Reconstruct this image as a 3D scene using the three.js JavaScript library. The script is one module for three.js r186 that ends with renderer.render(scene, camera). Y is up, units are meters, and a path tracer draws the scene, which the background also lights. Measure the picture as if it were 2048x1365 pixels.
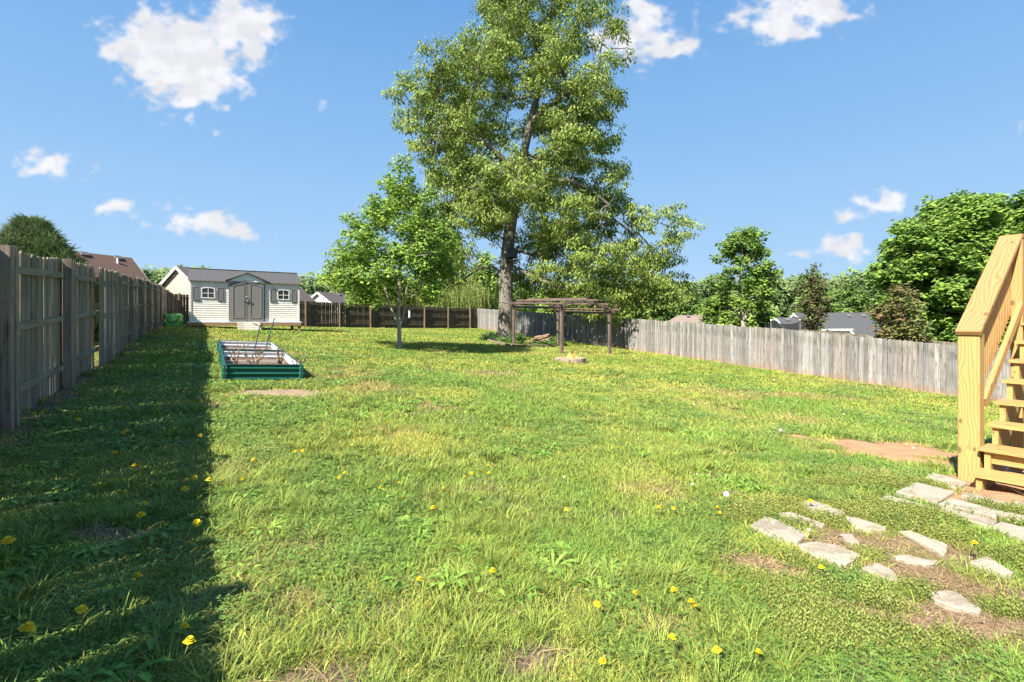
import * as THREE from 'three';
import { mergeGeometries } from 'three/addons/utils/BufferGeometryUtils.js';

// ------------------------------------------------------------------ camera, sky, sun, exposure
// Plan coordinates: X to the right, Z straight ahead (three's -z), both in metres from the tripod.
const EYE = 1.46;
const scene = new THREE.Scene();
const camera = new THREE.PerspectiveCamera(2 * Math.atan(341 / 500) * 180 / Math.PI, 1024 / 682, 0.05, 2500);
camera.position.set(0, EYE, 0);
camera.lookAt(0, EYE, -10);
camera.setViewOffset(1024, 682, 0, 18.25, 1024, 682);
camera.updateProjectionMatrix();
scene.add(camera);

const renderer = new THREE.WebGLRenderer({ antialias: true });
renderer.setSize(1024, 682);
renderer.toneMapping = THREE.LinearToneMapping;
const EXPOSURE = 3.2;
renderer.toneMappingExposure = EXPOSURE;
renderer.shadowMap.enabled = true;

const SUN_FLAT = [0.624, 0.781];          // the way shadows fall, in plan
const SUN_EL = 43.8 * Math.PI / 180;
const sun = new THREE.DirectionalLight(new THREE.Color().setRGB(1, 0.95, 0.86), 4.0);
sun.position.set(-SUN_FLAT[0] * Math.cos(SUN_EL) * 120, Math.sin(SUN_EL) * 120, SUN_FLAT[1] * Math.cos(SUN_EL) * 120 - 20);
sun.target.position.set(0, 0, -20);
sun.castShadow = true;
sun.shadow.mapSize.set(4096, 4096);
Object.assign(sun.shadow.camera, { left: -60, right: 60, top: 60, bottom: -60, near: 1, far: 400 });
sun.shadow.radius = 1;
scene.add(sun, sun.target);

// ------------------------------------------------------------------ numbers
function rng(seed) { let a = seed >>> 0; return () => { a = (a + 0x6D2B79F5) | 0; let t = Math.imul(a ^ (a >>> 15), 1 | a); t = (t + Math.imul(t ^ (t >>> 7), 61 | t)) ^ t; return ((t ^ (t >>> 14)) >>> 0) / 4294967296; }; }
const clamp = (x, a = 0, b = 1) => x < a ? a : x > b ? b : x;
const lerp = (a, b, t) => a + (b - a) * t;
const smooth = (a, b, x) => { const t = clamp((x - a) / (b - a)); return t * t * (3 - 2 * t); };
function hash2(i, j) { let h = Math.imul(i, 374761393) + Math.imul(j, 668265263); h = Math.imul(h ^ (h >>> 13), 1274126177); return ((h ^ (h >>> 16)) >>> 0) / 4294967296; }
function noise(x, y, px = 0, py = 0) {
  const i = Math.floor(x), j = Math.floor(y), fx = x - i, fy = y - j, u = fx * fx * (3 - 2 * fx), v = fy * fy * (3 - 2 * fy);
  const w = (a, b) => hash2(px ? ((a % px) + px) % px : a, py ? ((b % py) + py) % py : b);
  return lerp(lerp(w(i, j), w(i + 1, j), u), lerp(w(i, j + 1), w(i + 1, j + 1), u), v);
}
function fbm(x, y, o = 4) { let s = 0, a = 0.5, n = 0; for (let k = 0; k < o; k++) { s += a * noise(x + 17.3 * k, y + 9.1 * k); n += a; a *= 0.5; x *= 2.03; y *= 2.03; } return s / n; }
function pfbm(u, v, px, py, o = 4) { let s = 0, a = 0.5, n = 0; for (let k = 0; k < o; k++) { s += a * noise(u * px, v * py, px, py); n += a; a *= 0.55; px *= 2; py *= 2; } return s / n; }
function knots(list) { return x => { if (x <= list[0][0]) return list[0][1]; for (let k = 1; k < list.length; k++) if (x <= list[k][0]) { const [a, p] = list[k - 1], [b, q] = list[k]; return p + (q - p) * (x - a) / (b - a); } return list[list.length - 1][1]; }; }

// ------------------------------------------------------------------ sky: air and clouds
{
  const W = 4096, H = 2048, data = new Float32Array(W * H * 4), r = rng(11);
  const front = [[300, 70, 88, 70], [385, 100, 110, 72], [468, 42, 82, 62], [405, 172, 66, 44], [335, 145, 75, 48], [512, 70, 48, 48], [240, 95, 38, 45],
    [365, 240, 46, 14, 0.45], [432, 266, 14, 12, 0.35], [92, 333, 70, 27], [225, 414, 50, 17], [405, 446, 88, 33], [470, 462, 46, 15], [649, 210, 18, 15, 0.7],
    [1255, 78, 74, 62], [1342, 88, 52, 32], [1295, 18, 50, 42], [1052, 62, 28, 20], [1545, 36, 105, 44], [1650, 8, 95, 32], [1760, 408, 58, 20], [1690, 432, 25, 13], [1700, 494, 60, 25], [1600, 506, 30, 9, 0.7], [1520, 530, 18, 14, 0.5], [1812, 298, 14, 6, 0.3], [1500, 240, 12, 6, 0.25]];
  const faces = [front];
  for (let f = 1; f < 4; f++) {           // the other three quarters of the sky carry clouds of the same kind
    const list = [];
    for (let k = 0; k < 7; k++) { const cx = r() * 2000, cy = -60 + r() * 560, s = lerp(110, 45, clamp(cy / 500)) * (0.5 + r()); for (let q = 0; q < 4; q++) list.push([cx + (r() - 0.5) * s * 2, cy + (r() - 0.5) * s * 0.8, s * (0.5 + 0.6 * r()), s * (0.3 + 0.3 * r())]); }
    faces.push(list);
  }
  const el2 = knots([[-90, 0], [0, 0], [3, 1], [10, 2], [20, 3], [34, 4], [60, 5], [90, 6]]);
  const air = [[0.56, 0.78, 1.0], [0.48, 0.72, 0.99], [0.385, 0.635, 0.955], [0.275, 0.53, 0.89], [0.165, 0.395, 0.785], [0.11, 0.30, 0.68], [0.09, 0.26, 0.62]];
  for (let j = 0; j < H; j++) {
    const el = ((j + 0.5) / H - 0.5) * Math.PI, ed = el * 180 / Math.PI, k = el2(ed), k0 = Math.min(5, Math.floor(k)), kt = k - k0;
    const base = [0, 1, 2].map(c => lerp(air[k0][c], air[k0 + 1][c], kt));
    for (let i = 0; i < W; i++) {
      let cov = 0, tone = 1;
      if (el > 0.01 && el < 0.95) {
        // u = atan2(z, x) / 2pi + 0.5 for three's equirectangular maps
        const a = ((i + 0.5) / W - 0.5) * 2 * Math.PI, dx = Math.cos(a), dz = Math.sin(a);
        let az = Math.atan2(dx, -dz); if (az < -Math.PI / 4) az += 2 * Math.PI;
        const f = Math.min(3, Math.floor((az + Math.PI / 4) / (Math.PI / 2))), q = az - f * Math.PI / 2;
        const x = 1024 + 1000 * Math.tan(q), y = 646 - 1000 * Math.tan(el) / Math.cos(q);
        if (y > -700) {
          let e = 0, gain = 0, warp = null;
          for (const c of faces[f]) {
            const ex = (x - c[0]) / c[2], ey = (y - c[1]) / c[3];
            if (Math.abs(ex) > 2 || Math.abs(ey) > 2) continue;
            if (!warp) warp = [fbm(x / 46, y / 34, 5) - 0.5, fbm(x / 46 + 50, y / 34 + 20, 5) - 0.5];
            const wx = ex + warp[0] * 1.7, wy = ey + warp[1] * 1.9, g = Math.exp(-1.25 * (wx * wx + wy * wy)) * (c[4] ?? 1);
            e = 1 - (1 - e) * (1 - Math.min(0.98, g)); gain = Math.max(gain, g);
          }
          if (e > 0.02) {
            const n = fbm(x / 24 + 7, y / 18, 5);
            cov = smooth(0.2, 0.9, e + (n - 0.5) * 0.9) * 0.97;
            tone = 0.87 + 0.13 * smooth(0.32, 0.66, fbm(x / 42 + 3, y / 30 + 8, 5));
          }
        }
      }
      const o = (j * W + i) * 4;
      data[o] = lerp(base[0], 0.97 * tone, cov) / EXPOSURE; data[o + 1] = lerp(base[1], 0.965 * tone, cov) / EXPOSURE; data[o + 2] = lerp(base[2], 1.0 * tone, cov) / EXPOSURE; data[o + 3] = 1;
    }
  }
  const sky = new THREE.DataTexture(data, W, H, THREE.RGBAFormat, THREE.FloatType);
  sky.mapping = THREE.EquirectangularReflectionMapping; sky.magFilter = THREE.LinearFilter; sky.minFilter = THREE.LinearFilter; sky.needsUpdate = true;
  scene.background = sky; scene.environment = sky;
}

// ------------------------------------------------------------------ lie of the land
const N = [0.853, 0.521], U = [-0.521, 0.853];       // across the yard, and along its side fences
const acrossOf = (X, Z) => N[0] * X + N[1] * Z, alongOf = (X, Z) => U[0] * X + U[1] * Z;
const plan = (l, m) => [N[0] * l + U[0] * m, N[1] * l + U[1] * m];
const DL = knots([[-30, 2.2], [-10, 1.72], [0, 1.38], [7.15, 1.06], [15, 0.66], [20, 0.42], [26.6, 0.2], [34.6, 0.12], [60, 0], [200, -0.2]]);
const DR = m => 2.57 - 0.051 * Math.min(m, 45);
function ground(X, Z) {
  const l = acrossOf(X, Z), m = alongOf(X, Z), t = clamp((l + 1.73) / 22.2, -0.2, 1.03);
  let d = DL(m) + t * (DR(Math.max(m, -30)) - DL(m)) + clamp(l - 21, 0, 30) * 0.1;
  d -= 0.36 * Math.exp(-((X - 4.8) ** 2 + (Z - 3.2) ** 2) / 9.68);
  return EYE - d;
}
const V = (X, y, Z) => new THREE.Vector3(X, y, -Z);
const THETA_N = Math.atan2(N[1], N[0]);

// bare and dry places in the lawn: [X, Z, radius across, radius along, turn, kind 0 tan soil / 1 red clay / 2 straw / 3 brown litter]
const bare = [[-3.69, 7.95, 0.75, 0.42, 0.5, 0], [-4.02, 6.75, 0.34, 0.32, 0.4, 3], [-1.38, 5.89, 0.42, 0.28, 0, 2], [-1.33, 7.65, 0.35, 0.4, 0, 2], [-3.55, 10.8, 0.8, 1.3, 0.5, 2], [-2.7, 9.2, 0.6, 0.8, 0.3, 2],
  [4.9, 6.3, 1.4, 0.95, 0.3, 1], [4.5, 5.4, 0.65, 0.7, 0.6, 1], [5.35, 5.8, 0.6, 0.6, 0, 1], [3.95, 6.9, 0.5, 0.35, 0, 1], [0.73, 2.36, 0.14, 0.2, 0.6, 2], [2.35, 2.7, 0.4, 0.16, -0.5, 3], [1.8, 2.44, 0.4, 0.1, -0.5, 0], [2.3, 2.35, 0.45, 0.12, -0.5, 3], [-1.06, 2.5, 0.2, 0.16, 0, 2], [-0.75, 1.95, 0.22, 0.14, 0, 3], [0.1, 2.1, 0.16, 0.12, 0, 3], [-2.4, 3.0, 0.3, 0.15, 0, 3],
  [1.5, 2.9, 0.25, 0.12, -0.5, 3], [2.6, 3.05, 0.3, 0.14, -0.4, 3], [2.2, 3.2, 0.25, 0.14, -0.4, 3], [1.2, 4.3, 0.3, 0.2, 0, 2], [-0.4, 4.1, 0.25, 0.16, 0, 2], [2.4, 5.6, 0.3, 0.2, 0, 2], [5.2, 12.0, 1.6, 0.8, 0.2, 2], [7.2, 12.4, 1.8, 0.6, 0.1, 2], [1.1, 7.4, 0.3, 0.3, 0, 2], [-6.2, 13.5, 0.8, 0.8, 0, 2], [-0.5, 12.5, 0.9, 0.7, 0, 2], [3.4, 4.7, 0.35, 0.2, 0, 2], [4.3, 4.2, 0.9, 0.5, 0.6, 1], [5.2, 4.9, 1.2, 0.8, 0.6, 1], [6.6, 5.2, 1.5, 1.0, 0.6, 1]];
function bareness(X, Z) {              // [how bare, kind]
  let best = 0, kind = 0;
  const w = fbm(X * 3.1 + 40, Z * 3.1 + 7, 4) - 0.5;
  for (const b of bare) {
    const dx = X - b[0], dz = Z - b[1];
    if (Math.abs(dx) > 3.2 || Math.abs(dz) > 3.2) continue;
    const c = Math.cos(b[4]), s = Math.sin(b[4]), q = Math.hypot((dx * c + dz * s) / b[2], (-dx * s + dz * c) / b[3]);
    const v = smooth(1.25, 0.55, q + w * 1.5) * (b[5] === 2 ? 0.62 : 1);
    if (v > best) { best = v; kind = b[5]; }
  }
  const l = acrossOf(X, Z), m = alongOf(X, Z);
  if (m < 40) { const v = smooth(1.1, 0.2, Math.abs(l - (19.0 + 0.05 * m) - 0.2) + w * 1.4) * 0.75; if (v > best) { best = v; kind = 1; } }
  if (l < -1.3 && l > -2.3) { const v = smooth(0.45, 0.1, Math.abs(l + 1.75) + w * 0.6) * 0.8; if (v > best) { best = v; kind = 3; } }
  return [best, kind];
}

// ------------------------------------------------------------------ textures and materials
function tex(w, h, fn, { srgb = true, rx = 1, ry = 1 } = {}) {
  const d = new Uint8Array(w * h * 4);
  for (let j = 0; j < h; j++) for (let i = 0; i < w; i++) {
    const c = fn((i + 0.5) / w, (j + 0.5) / h), o = (j * w + i) * 4;
    for (let k = 0; k < 3; k++) { const x = clamp(Array.isArray(c) ? c[k] : c); d[o + k] = Math.round(255 * (srgb ? (x <= 0.0031308 ? 12.92 * x : 1.055 * x ** (1 / 2.4) - 0.055) : x)); }
    d[o + 3] = 255;
  }
  const t = new THREE.DataTexture(d, w, h, THREE.RGBAFormat, THREE.UnsignedByteType);
  t.wrapS = t.wrapT = THREE.RepeatWrapping; t.magFilter = THREE.LinearFilter; t.minFilter = THREE.LinearMipmapLinearFilter; t.generateMipmaps = true;
  t.colorSpace = srgb ? THREE.SRGBColorSpace : THREE.NoColorSpace; t.repeat.set(rx, ry); t.needsUpdate = true;
  return t;
}
const rgb = (r, g, b) => new THREE.Color().setRGB(r, g, b);
const std = (color, roughness = 0.85, more = {}) => new THREE.MeshStandardMaterial({ color, roughness, metalness: 0, side: THREE.DoubleSide, ...more });
const leafy = (color, t = 0.35, more = {}) => new THREE.MeshPhysicalMaterial({ color, roughness: 0.75, transmission: t, thickness: 0, side: THREE.DoubleSide, specularIntensity: 0.35, ...more });

// weathered boards: u runs over about four boards, v from foot to top of one board
const knotsAt = []; { const r = rng(5); for (let k = 0; k < 26; k++) knotsAt.push([r(), r(), 0.006 + 0.012 * r()]); }
const boardGrain = (clay) => (u, v) => {
  let g = 0.5 + 0.5 * pfbm(u, v, 64, 3, 3) + 0.4 * (pfbm(u + 0.37, v, 160, 5, 2) - 0.5) + 0.5 * (pfbm(u, v + 0.2, 8, 4, 4) - 0.5);
  g *= 1 - 0.45 * smooth(0.62, 0.72, pfbm(u + 0.11, v, 96, 2, 2)) - 0.3 * smooth(0.6, 0.7, pfbm(u + 0.71, v + 0.4, 12, 6, 4));
  for (const [a, b, s] of knotsAt) { let dx = Math.abs(u - a); dx = Math.min(dx, 1 - dx); const q = Math.hypot(dx / s, (v - b) / (s * 1.1)); if (q < 1) g *= 0.5 + 0.3 * q; }
  const mossy = smooth(0.55, 0.75, pfbm(u + 0.6, v + 0.3, 5, 7, 4));
  let c = [g * lerp(1, 0.9, mossy), g * lerp(0.97, 0.93, mossy), g * lerp(0.92, 0.8, mossy)];
  if (clay) { const s = smooth(0.08, -0.06, v - 0.22 * pfbm(u, v, 14, 9, 4) + 0.02) * (0.55 + 0.45 * pfbm(u, v, 40, 30, 2)); c = [lerp(c[0], 0.95, s * 0.75), lerp(c[1], 0.62, s * 0.75), lerp(c[2], 0.38, s * 0.75)]; }
  return c;
};
const pineKnots = []; { const r = rng(6); for (let k = 0; k < 9; k++) pineKnots.push([r(), r(), 0.02 + 0.025 * r()]); }
const TEX = {
  old: tex(512, 512, boardGrain(false)), clay: tex(512, 512, boardGrain(true)),
  oldBump: tex(512, 512, (u, v) => 0.5 * pfbm(u, v, 96, 3, 3) + 0.5 * pfbm(u, v, 200, 6, 2), { srgb: false }),
  bark: tex(256, 512, (u, v) => { const a = pfbm(u, v, 12, 6, 4), b = pfbm(u + 0.4, v, 24, 3, 3); return [0.5 + 0.6 * a * b + 0.25 * b, 0.5 + 0.58 * a * b + 0.24 * b, 0.48 + 0.55 * a * b + 0.22 * b]; }),
  barkBump: tex(256, 512, (u, v) => { const b = pfbm(u + 0.4, v, 18, 3, 3); return Math.abs(b - 0.5) * 2; }, { srgb: false }),
  pine: tex(512, 1024, (u, v) => {
    let kx = 0, dark = 0; for (const [a, b, s] of pineKnots) { let dx = u - a; dx -= Math.round(dx); const dy = (v - b) * 2.2, q = Math.hypot(dx, dy) / (s * 2.2); kx += dx * Math.exp(-q * q) * 1.6; dark = Math.max(dark, smooth(1, 0.5, Math.hypot(dx, dy) / s)); }
    const w = pfbm(u, v, 3, 2, 3), x = u + kx + 0.16 * w + 0.03 * pfbm(u, v, 8, 12, 2), ring = 0.5 + 0.5 * Math.sin(x * 120 + 6 * w), late = ring ** 3, f = 0.93 + 0.1 * pfbm(u, v, 128, 6, 2);
    const k = 1 - 0.6 * dark; return [k * f * lerp(0.98, 0.6, late * 0.5), k * f * lerp(0.96, 0.48, late * 0.55), k * f * lerp(0.9, 0.3, late * 0.6)];
  }),
  pineBump: tex(256, 256, (u, v) => pfbm(u, v, 64, 4, 3), { srgb: false }),
  shingle: tex(512, 512, (u, v) => { const row = Math.floor(v * 24), off = (row % 2) * 0.5, tab = Math.floor(u * 16 + off), q = hash2(((tab % 16) + 16) % 16 + row * 31, 77); return 0.72 + 0.3 * q * 0.6 + 0.25 * (pfbm(u, v, 90, 90, 2) - 0.5); }),
  speck: tex(512, 512, (u, v) => 0.62 + 0.34 * pfbm(u, v, 24, 24, 4) + 0.35 * (pfbm(u, v, 128, 128, 2) - 0.5)),
  soilBump: tex(512, 512, (u, v) => 0.6 * pfbm(u, v, 20, 20, 4) + 0.4 * pfbm(u, v, 100, 100, 2), { srgb: false }),
  stone: tex(512, 512, (u, v) => { const a = pfbm(u, v, 6, 6, 5), b = pfbm(u, v, 90, 90, 2), st = smooth(0.52, 0.62, pfbm(u + 0.3, v + 0.1, 5, 5, 5)); return [0.72 + 0.3 * a * b + 0.1 * b - 0.2 * st, 0.7 + 0.3 * a * b + 0.1 * b - 0.22 * st, 0.66 + 0.3 * a * b + 0.1 * b - 0.25 * st]; }),
};
const old = (c, clay = false) => std(c, 0.92, { map: clay ? TEX.clay : TEX.old, bumpMap: TEX.oldBump, bumpScale: 0.003 });
const M = {
  greyBoards: [[0.35, 0.345, 0.33], [0.28, 0.27, 0.26], [0.40, 0.395, 0.38], [0.31, 0.285, 0.26], [0.24, 0.225, 0.21], [0.34, 0.31, 0.28]].map(c => old(rgb(...c), true)),
  brownBoards: [[0.3, 0.25, 0.19], [0.24, 0.205, 0.155], [0.34, 0.29, 0.225], [0.27, 0.235, 0.17], [0.215, 0.195, 0.145]].map(c => old(rgb(...c))),
  shadeDarkBoards: [[0.13, 0.1, 0.07], [0.105, 0.083, 0.058], [0.15, 0.117, 0.083], [0.115, 0.095, 0.062]].map(c => old(rgb(...c))),  // dark brown that also paints in the shade on the back fence face
  postOld: old(rgb(0.33, 0.265, 0.205)), postTan: old(rgb(0.3, 0.22, 0.145)), railOld: old(rgb(0.28, 0.25, 0.19)), railDark: old(rgb(0.15, 0.12, 0.075)),
  pine: std(rgb(0.48, 0.295, 0.11), 0.7, { map: TEX.pine, bumpMap: TEX.pineBump, bumpScale: 0.0006 }),
  pineB: std(rgb(0.49, 0.28, 0.105), 0.7, { map: TEX.pine, bumpMap: TEX.pineBump, bumpScale: 0.0006 }),
  cedarCap: std(rgb(0.45, 0.235, 0.095), 0.65, { map: TEX.pine, bumpMap: TEX.pineBump, bumpScale: 0.0006 }),
  pineGreen: std(rgb(0.47, 0.32, 0.115), 0.72, { map: TEX.pine, bumpMap: TEX.pineBump, bumpScale: 0.0006 }),
  barkOak: std(rgb(0.23, 0.2, 0.17), 0.95, { map: TEX.bark, bumpMap: TEX.barkBump, bumpScale: 0.03 }),
  barkMaple: std(rgb(0.46, 0.42, 0.36), 0.9, { map: TEX.bark, bumpMap: TEX.barkBump, bumpScale: 0.006 }),
  barkPale: std(rgb(0.45, 0.4, 0.31), 0.9, { map: TEX.bark, bumpMap: TEX.barkBump, bumpScale: 0.006 }),
  barkDark: std(rgb(0.14, 0.11, 0.085), 0.95, { map: TEX.bark }),
  siding: std(rgb(0.70, 0.645, 0.565), 0.6), trimGrey: std(rgb(0.135, 0.125, 0.115), 0.6), doorGrey: std(rgb(0.175, 0.165, 0.15), 0.6), shutter: std(rgb(0.15, 0.14, 0.13), 0.6),
  shedRoof: std(rgb(0.085, 0.082, 0.083), 0.85, { map: TEX.shingle }), white: std(rgb(0.76, 0.75, 0.72), 0.6), black: std(rgb(0.018, 0.018, 0.02), 0.5),
  glassDark: new THREE.MeshPhysicalMaterial({ color: rgb(0.03, 0.035, 0.04), roughness: 0.08, metalness: 0, side: THREE.DoubleSide }),
  deckWood: std(rgb(0.33, 0.215, 0.115), 0.85, { map: TEX.pine }), rampBoards: std(rgb(0.5, 0.45, 0.38), 0.85, { map: TEX.old }),
  bedGreen: std(rgb(0.008, 0.09, 0.058), 0.34, { metalness: 0.1 }), bedDark: std(rgb(0.02, 0.06, 0.055), 0.5), zinc: std(rgb(0.62, 0.63, 0.63), 0.45, { metalness: 0.25 }),
  soil: std(rgb(0.2, 0.125, 0.075), 0.98, { map: TEX.speck, bumpMap: TEX.soilBump, bumpScale: 0.03 }), clay: std(rgb(0.42, 0.2, 0.09), 0.98, { map: TEX.speck, bumpMap: TEX.soilBump, bumpScale: 0.03 }),
  twig: std(rgb(0.13, 0.08, 0.05), 0.9), twigPale: std(rgb(0.26, 0.18, 0.1), 0.9), stakeGreen: std(rgb(0.02, 0.055, 0.045), 0.45),
  pergola: std(rgb(0.2, 0.142, 0.115), 0.85, { map: TEX.old }), pitStone: std(rgb(0.4, 0.3, 0.22), 0.95, { map: TEX.stone, bumpMap: TEX.soilBump, bumpScale: 0.01 }),
  slab: std(rgb(0.47, 0.41, 0.33), 0.95, { map: TEX.stone, bumpMap: TEX.soilBump, bumpScale: 0.008 }),
  slabB: std(rgb(0.43, 0.375, 0.305), 0.95, { map: TEX.stone, bumpMap: TEX.soilBump, bumpScale: 0.008 }),
  timber: std(rgb(0.3, 0.21, 0.14), 0.95, { map: TEX.old }), log: std(rgb(0.34, 0.22, 0.14), 0.95, { map: TEX.bark }),
  cream: std(rgb(0.5, 0.41, 0.28), 0.85), houseWhite: std(rgb(0.55, 0.52, 0.46), 0.85), tan: std(rgb(0.36, 0.3, 0.24), 0.9),
  roofBrown: std(rgb(0.145, 0.085, 0.062), 0.95, { map: TEX.shingle }), roofDark: std(rgb(0.12, 0.1, 0.088), 0.95, { map: TEX.shingle }), roofGrey: std(rgb(0.085, 0.085, 0.09), 0.95, { map: TEX.shingle }), roofTan: std(rgb(0.27, 0.2, 0.16), 0.95, { map: TEX.shingle }),
  petal: std(rgb(0.7, 0.52, 0.01), 0.8), petalMid: std(rgb(0.64, 0.42, 0.0), 0.8), stem: leafy(rgb(0.2, 0.24, 0.07), 0.2), puff: std(rgb(0.7, 0.69, 0.65), 1),
  bag: std(rgb(0.15, 0.48, 0.12), 0.6), steel: std(rgb(0.3, 0.33, 0.36), 0.4, { metalness: 0.6 }), strap: std(rgb(0.2, 0.21, 0.21), 0.6),
};

// ------------------------------------------------------------------ meshes, things, parts
const taken = new Map();
function numbered(name) { const n = taken.get(name) ?? 0; taken.set(name, n + 1); return n ? `${name}_${String(n).padStart(3, '0')}` : name; }
function tag(o, label, category, group, kind) { o.userData.label = label; if (category) o.userData.category = category; if (group) o.userData.group = group; if (kind) o.userData.kind = kind; return o; }
function mesh(name, geo, mat, parent) { const m = new THREE.Mesh(geo, mat); m.name = name; m.castShadow = m.receiveShadow = true; if (parent) parent.add(m); return m; }
function thing(name, X, y, Z, turn, label, category, group) { const g = new THREE.Group(); g.name = numbered(name); g.position.copy(V(X, y, Z)); g.rotation.y = turn; scene.add(g); return tag(g, label, category, group); }
function single(name, geo, mat, label, category, group) { const m = mesh(numbered(name), geo, mat, scene); return tag(m, label, category, group); }
// a box with small chamfers: 44 triangles; uv in metres with the grain along the longest side
function box(w, h, d, c = 0.004, uo = 0) {
  c = Math.min(c, w / 4, h / 4, d / 4);
  const s = new THREE.Shape(), a = w / 2 - c, b = h / 2 - c;
  s.moveTo(-a, -b); s.lineTo(a, -b); s.lineTo(a, b); s.lineTo(-a, b); s.closePath();
  const g = new THREE.ExtrudeGeometry(s, { depth: Math.max(1e-4, d - 2 * c), bevelEnabled: true, bevelThickness: c, bevelSize: c, bevelSegments: 1, steps: 1 });
  g.translate(0, 0, -(d - 2 * c) / 2);
  return uvBox(g, w, h, d, uo);
}
function uvBox(g, w, h, d, uo = 0, S = 0.5) {
  const p = g.attributes.position, n = g.attributes.normal, uv = new Float32Array(p.count * 2), long = w >= h && w >= d ? 0 : h >= d ? 1 : 2;
  for (let i = 0; i < p.count; i++) {
    const q = [p.getX(i), p.getY(i), p.getZ(i)], an = [Math.abs(n.getX(i)), Math.abs(n.getY(i)), Math.abs(n.getZ(i))];
    let ax = an[0] > an[1] && an[0] > an[2] ? 0 : an[1] > an[2] ? 1 : 2, rest = [0, 1, 2].filter(k => k !== ax);
    let vAx = rest.includes(long) ? long : rest[1], uAx = rest[0] === vAx ? rest[1] : rest[0];
    uv[2 * i] = q[uAx] / S + uo + 0.31 * ax; uv[2 * i + 1] = q[vAx] / (S * 4) + uo * 0.7;
  }
  g.setAttribute('uv', new THREE.BufferAttribute(uv, 2));
  return g;
}
const bevelCache = new Map();
function boxC(w, h, d, c = 0.004, uo = 0) { const k = [w, h, d, c, uo].map(x => x.toFixed(4)).join(); if (!bevelCache.has(k)) bevelCache.set(k, box(w, h, d, c, uo)); return bevelCache.get(k); }
function put(name, geo, mat, parent, x, y, z, rx = 0, ry = 0, rz = 0) { const m = mesh(name, geo, mat, parent); m.position.set(x, y, z); m.rotation.set(rx, ry, rz); return m; }
// a straight member from p to q (parent's axes), w across, h deep
function bar(name, p, q, w, h, mat, parent, uo = 0) {
  const a = new THREE.Vector3(...p), b = new THREE.Vector3(...q), d = b.clone().sub(a), L = d.length();
  const m = mesh(name, box(L, h, w, 0.004, uo), mat, parent);
  m.position.copy(a).addScaledVector(d, 0.5);
  const x = d.clone().normalize(), up = Math.abs(x.y) > 0.98 ? new THREE.Vector3(0, 0, 1) : new THREE.Vector3(0, 1, 0), z = new THREE.Vector3().crossVectors(x, up).normalize(), y = new THREE.Vector3().crossVectors(z, x);
  m.quaternion.setFromRotationMatrix(new THREE.Matrix4().makeBasis(x, y, z));
  return m;
}
function tube(points, r, sides = 6, closed = false) { return new THREE.TubeGeometry(new THREE.CatmullRomCurve3(points.map(p => p.isVector3 ? p : new THREE.Vector3(...p)), closed), Math.max(2, points.length * 3), r, sides, closed); }
function extrude(points, depth, c = 0, S = 0.5) {
  const s = new THREE.Shape(points.map(p => new THREE.Vector2(...p)));
  const g = new THREE.ExtrudeGeometry(s, c ? { depth, bevelEnabled: true, bevelThickness: c, bevelSize: c, bevelOffset: -c, bevelSegments: 1 } : { depth, bevelEnabled: false });
  const uv = g.attributes.uv; for (let i = 0; i < uv.count; i++) uv.setXY(i, uv.getX(i) / S, uv.getY(i) / S);
  return g;
}
// loose triangles
class Soup {
  constructor() { this.p = []; this.c = []; this.i = []; }
  v(x, y, z, c) { this.p.push(x, y, z); if (c) this.c.push(c[0], c[1], c[2]); return this.p.length / 3 - 1; }
  tri(a, b, c) { this.i.push(a, b, c); }
  geo() { const g = new THREE.BufferGeometry(); g.setAttribute('position', new THREE.Float32BufferAttribute(this.p, 3)); if (this.c.length) g.setAttribute('color', new THREE.Float32BufferAttribute(this.c, 3)); g.setIndex(this.i); g.computeVertexNormals(); return g; }
}

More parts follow.
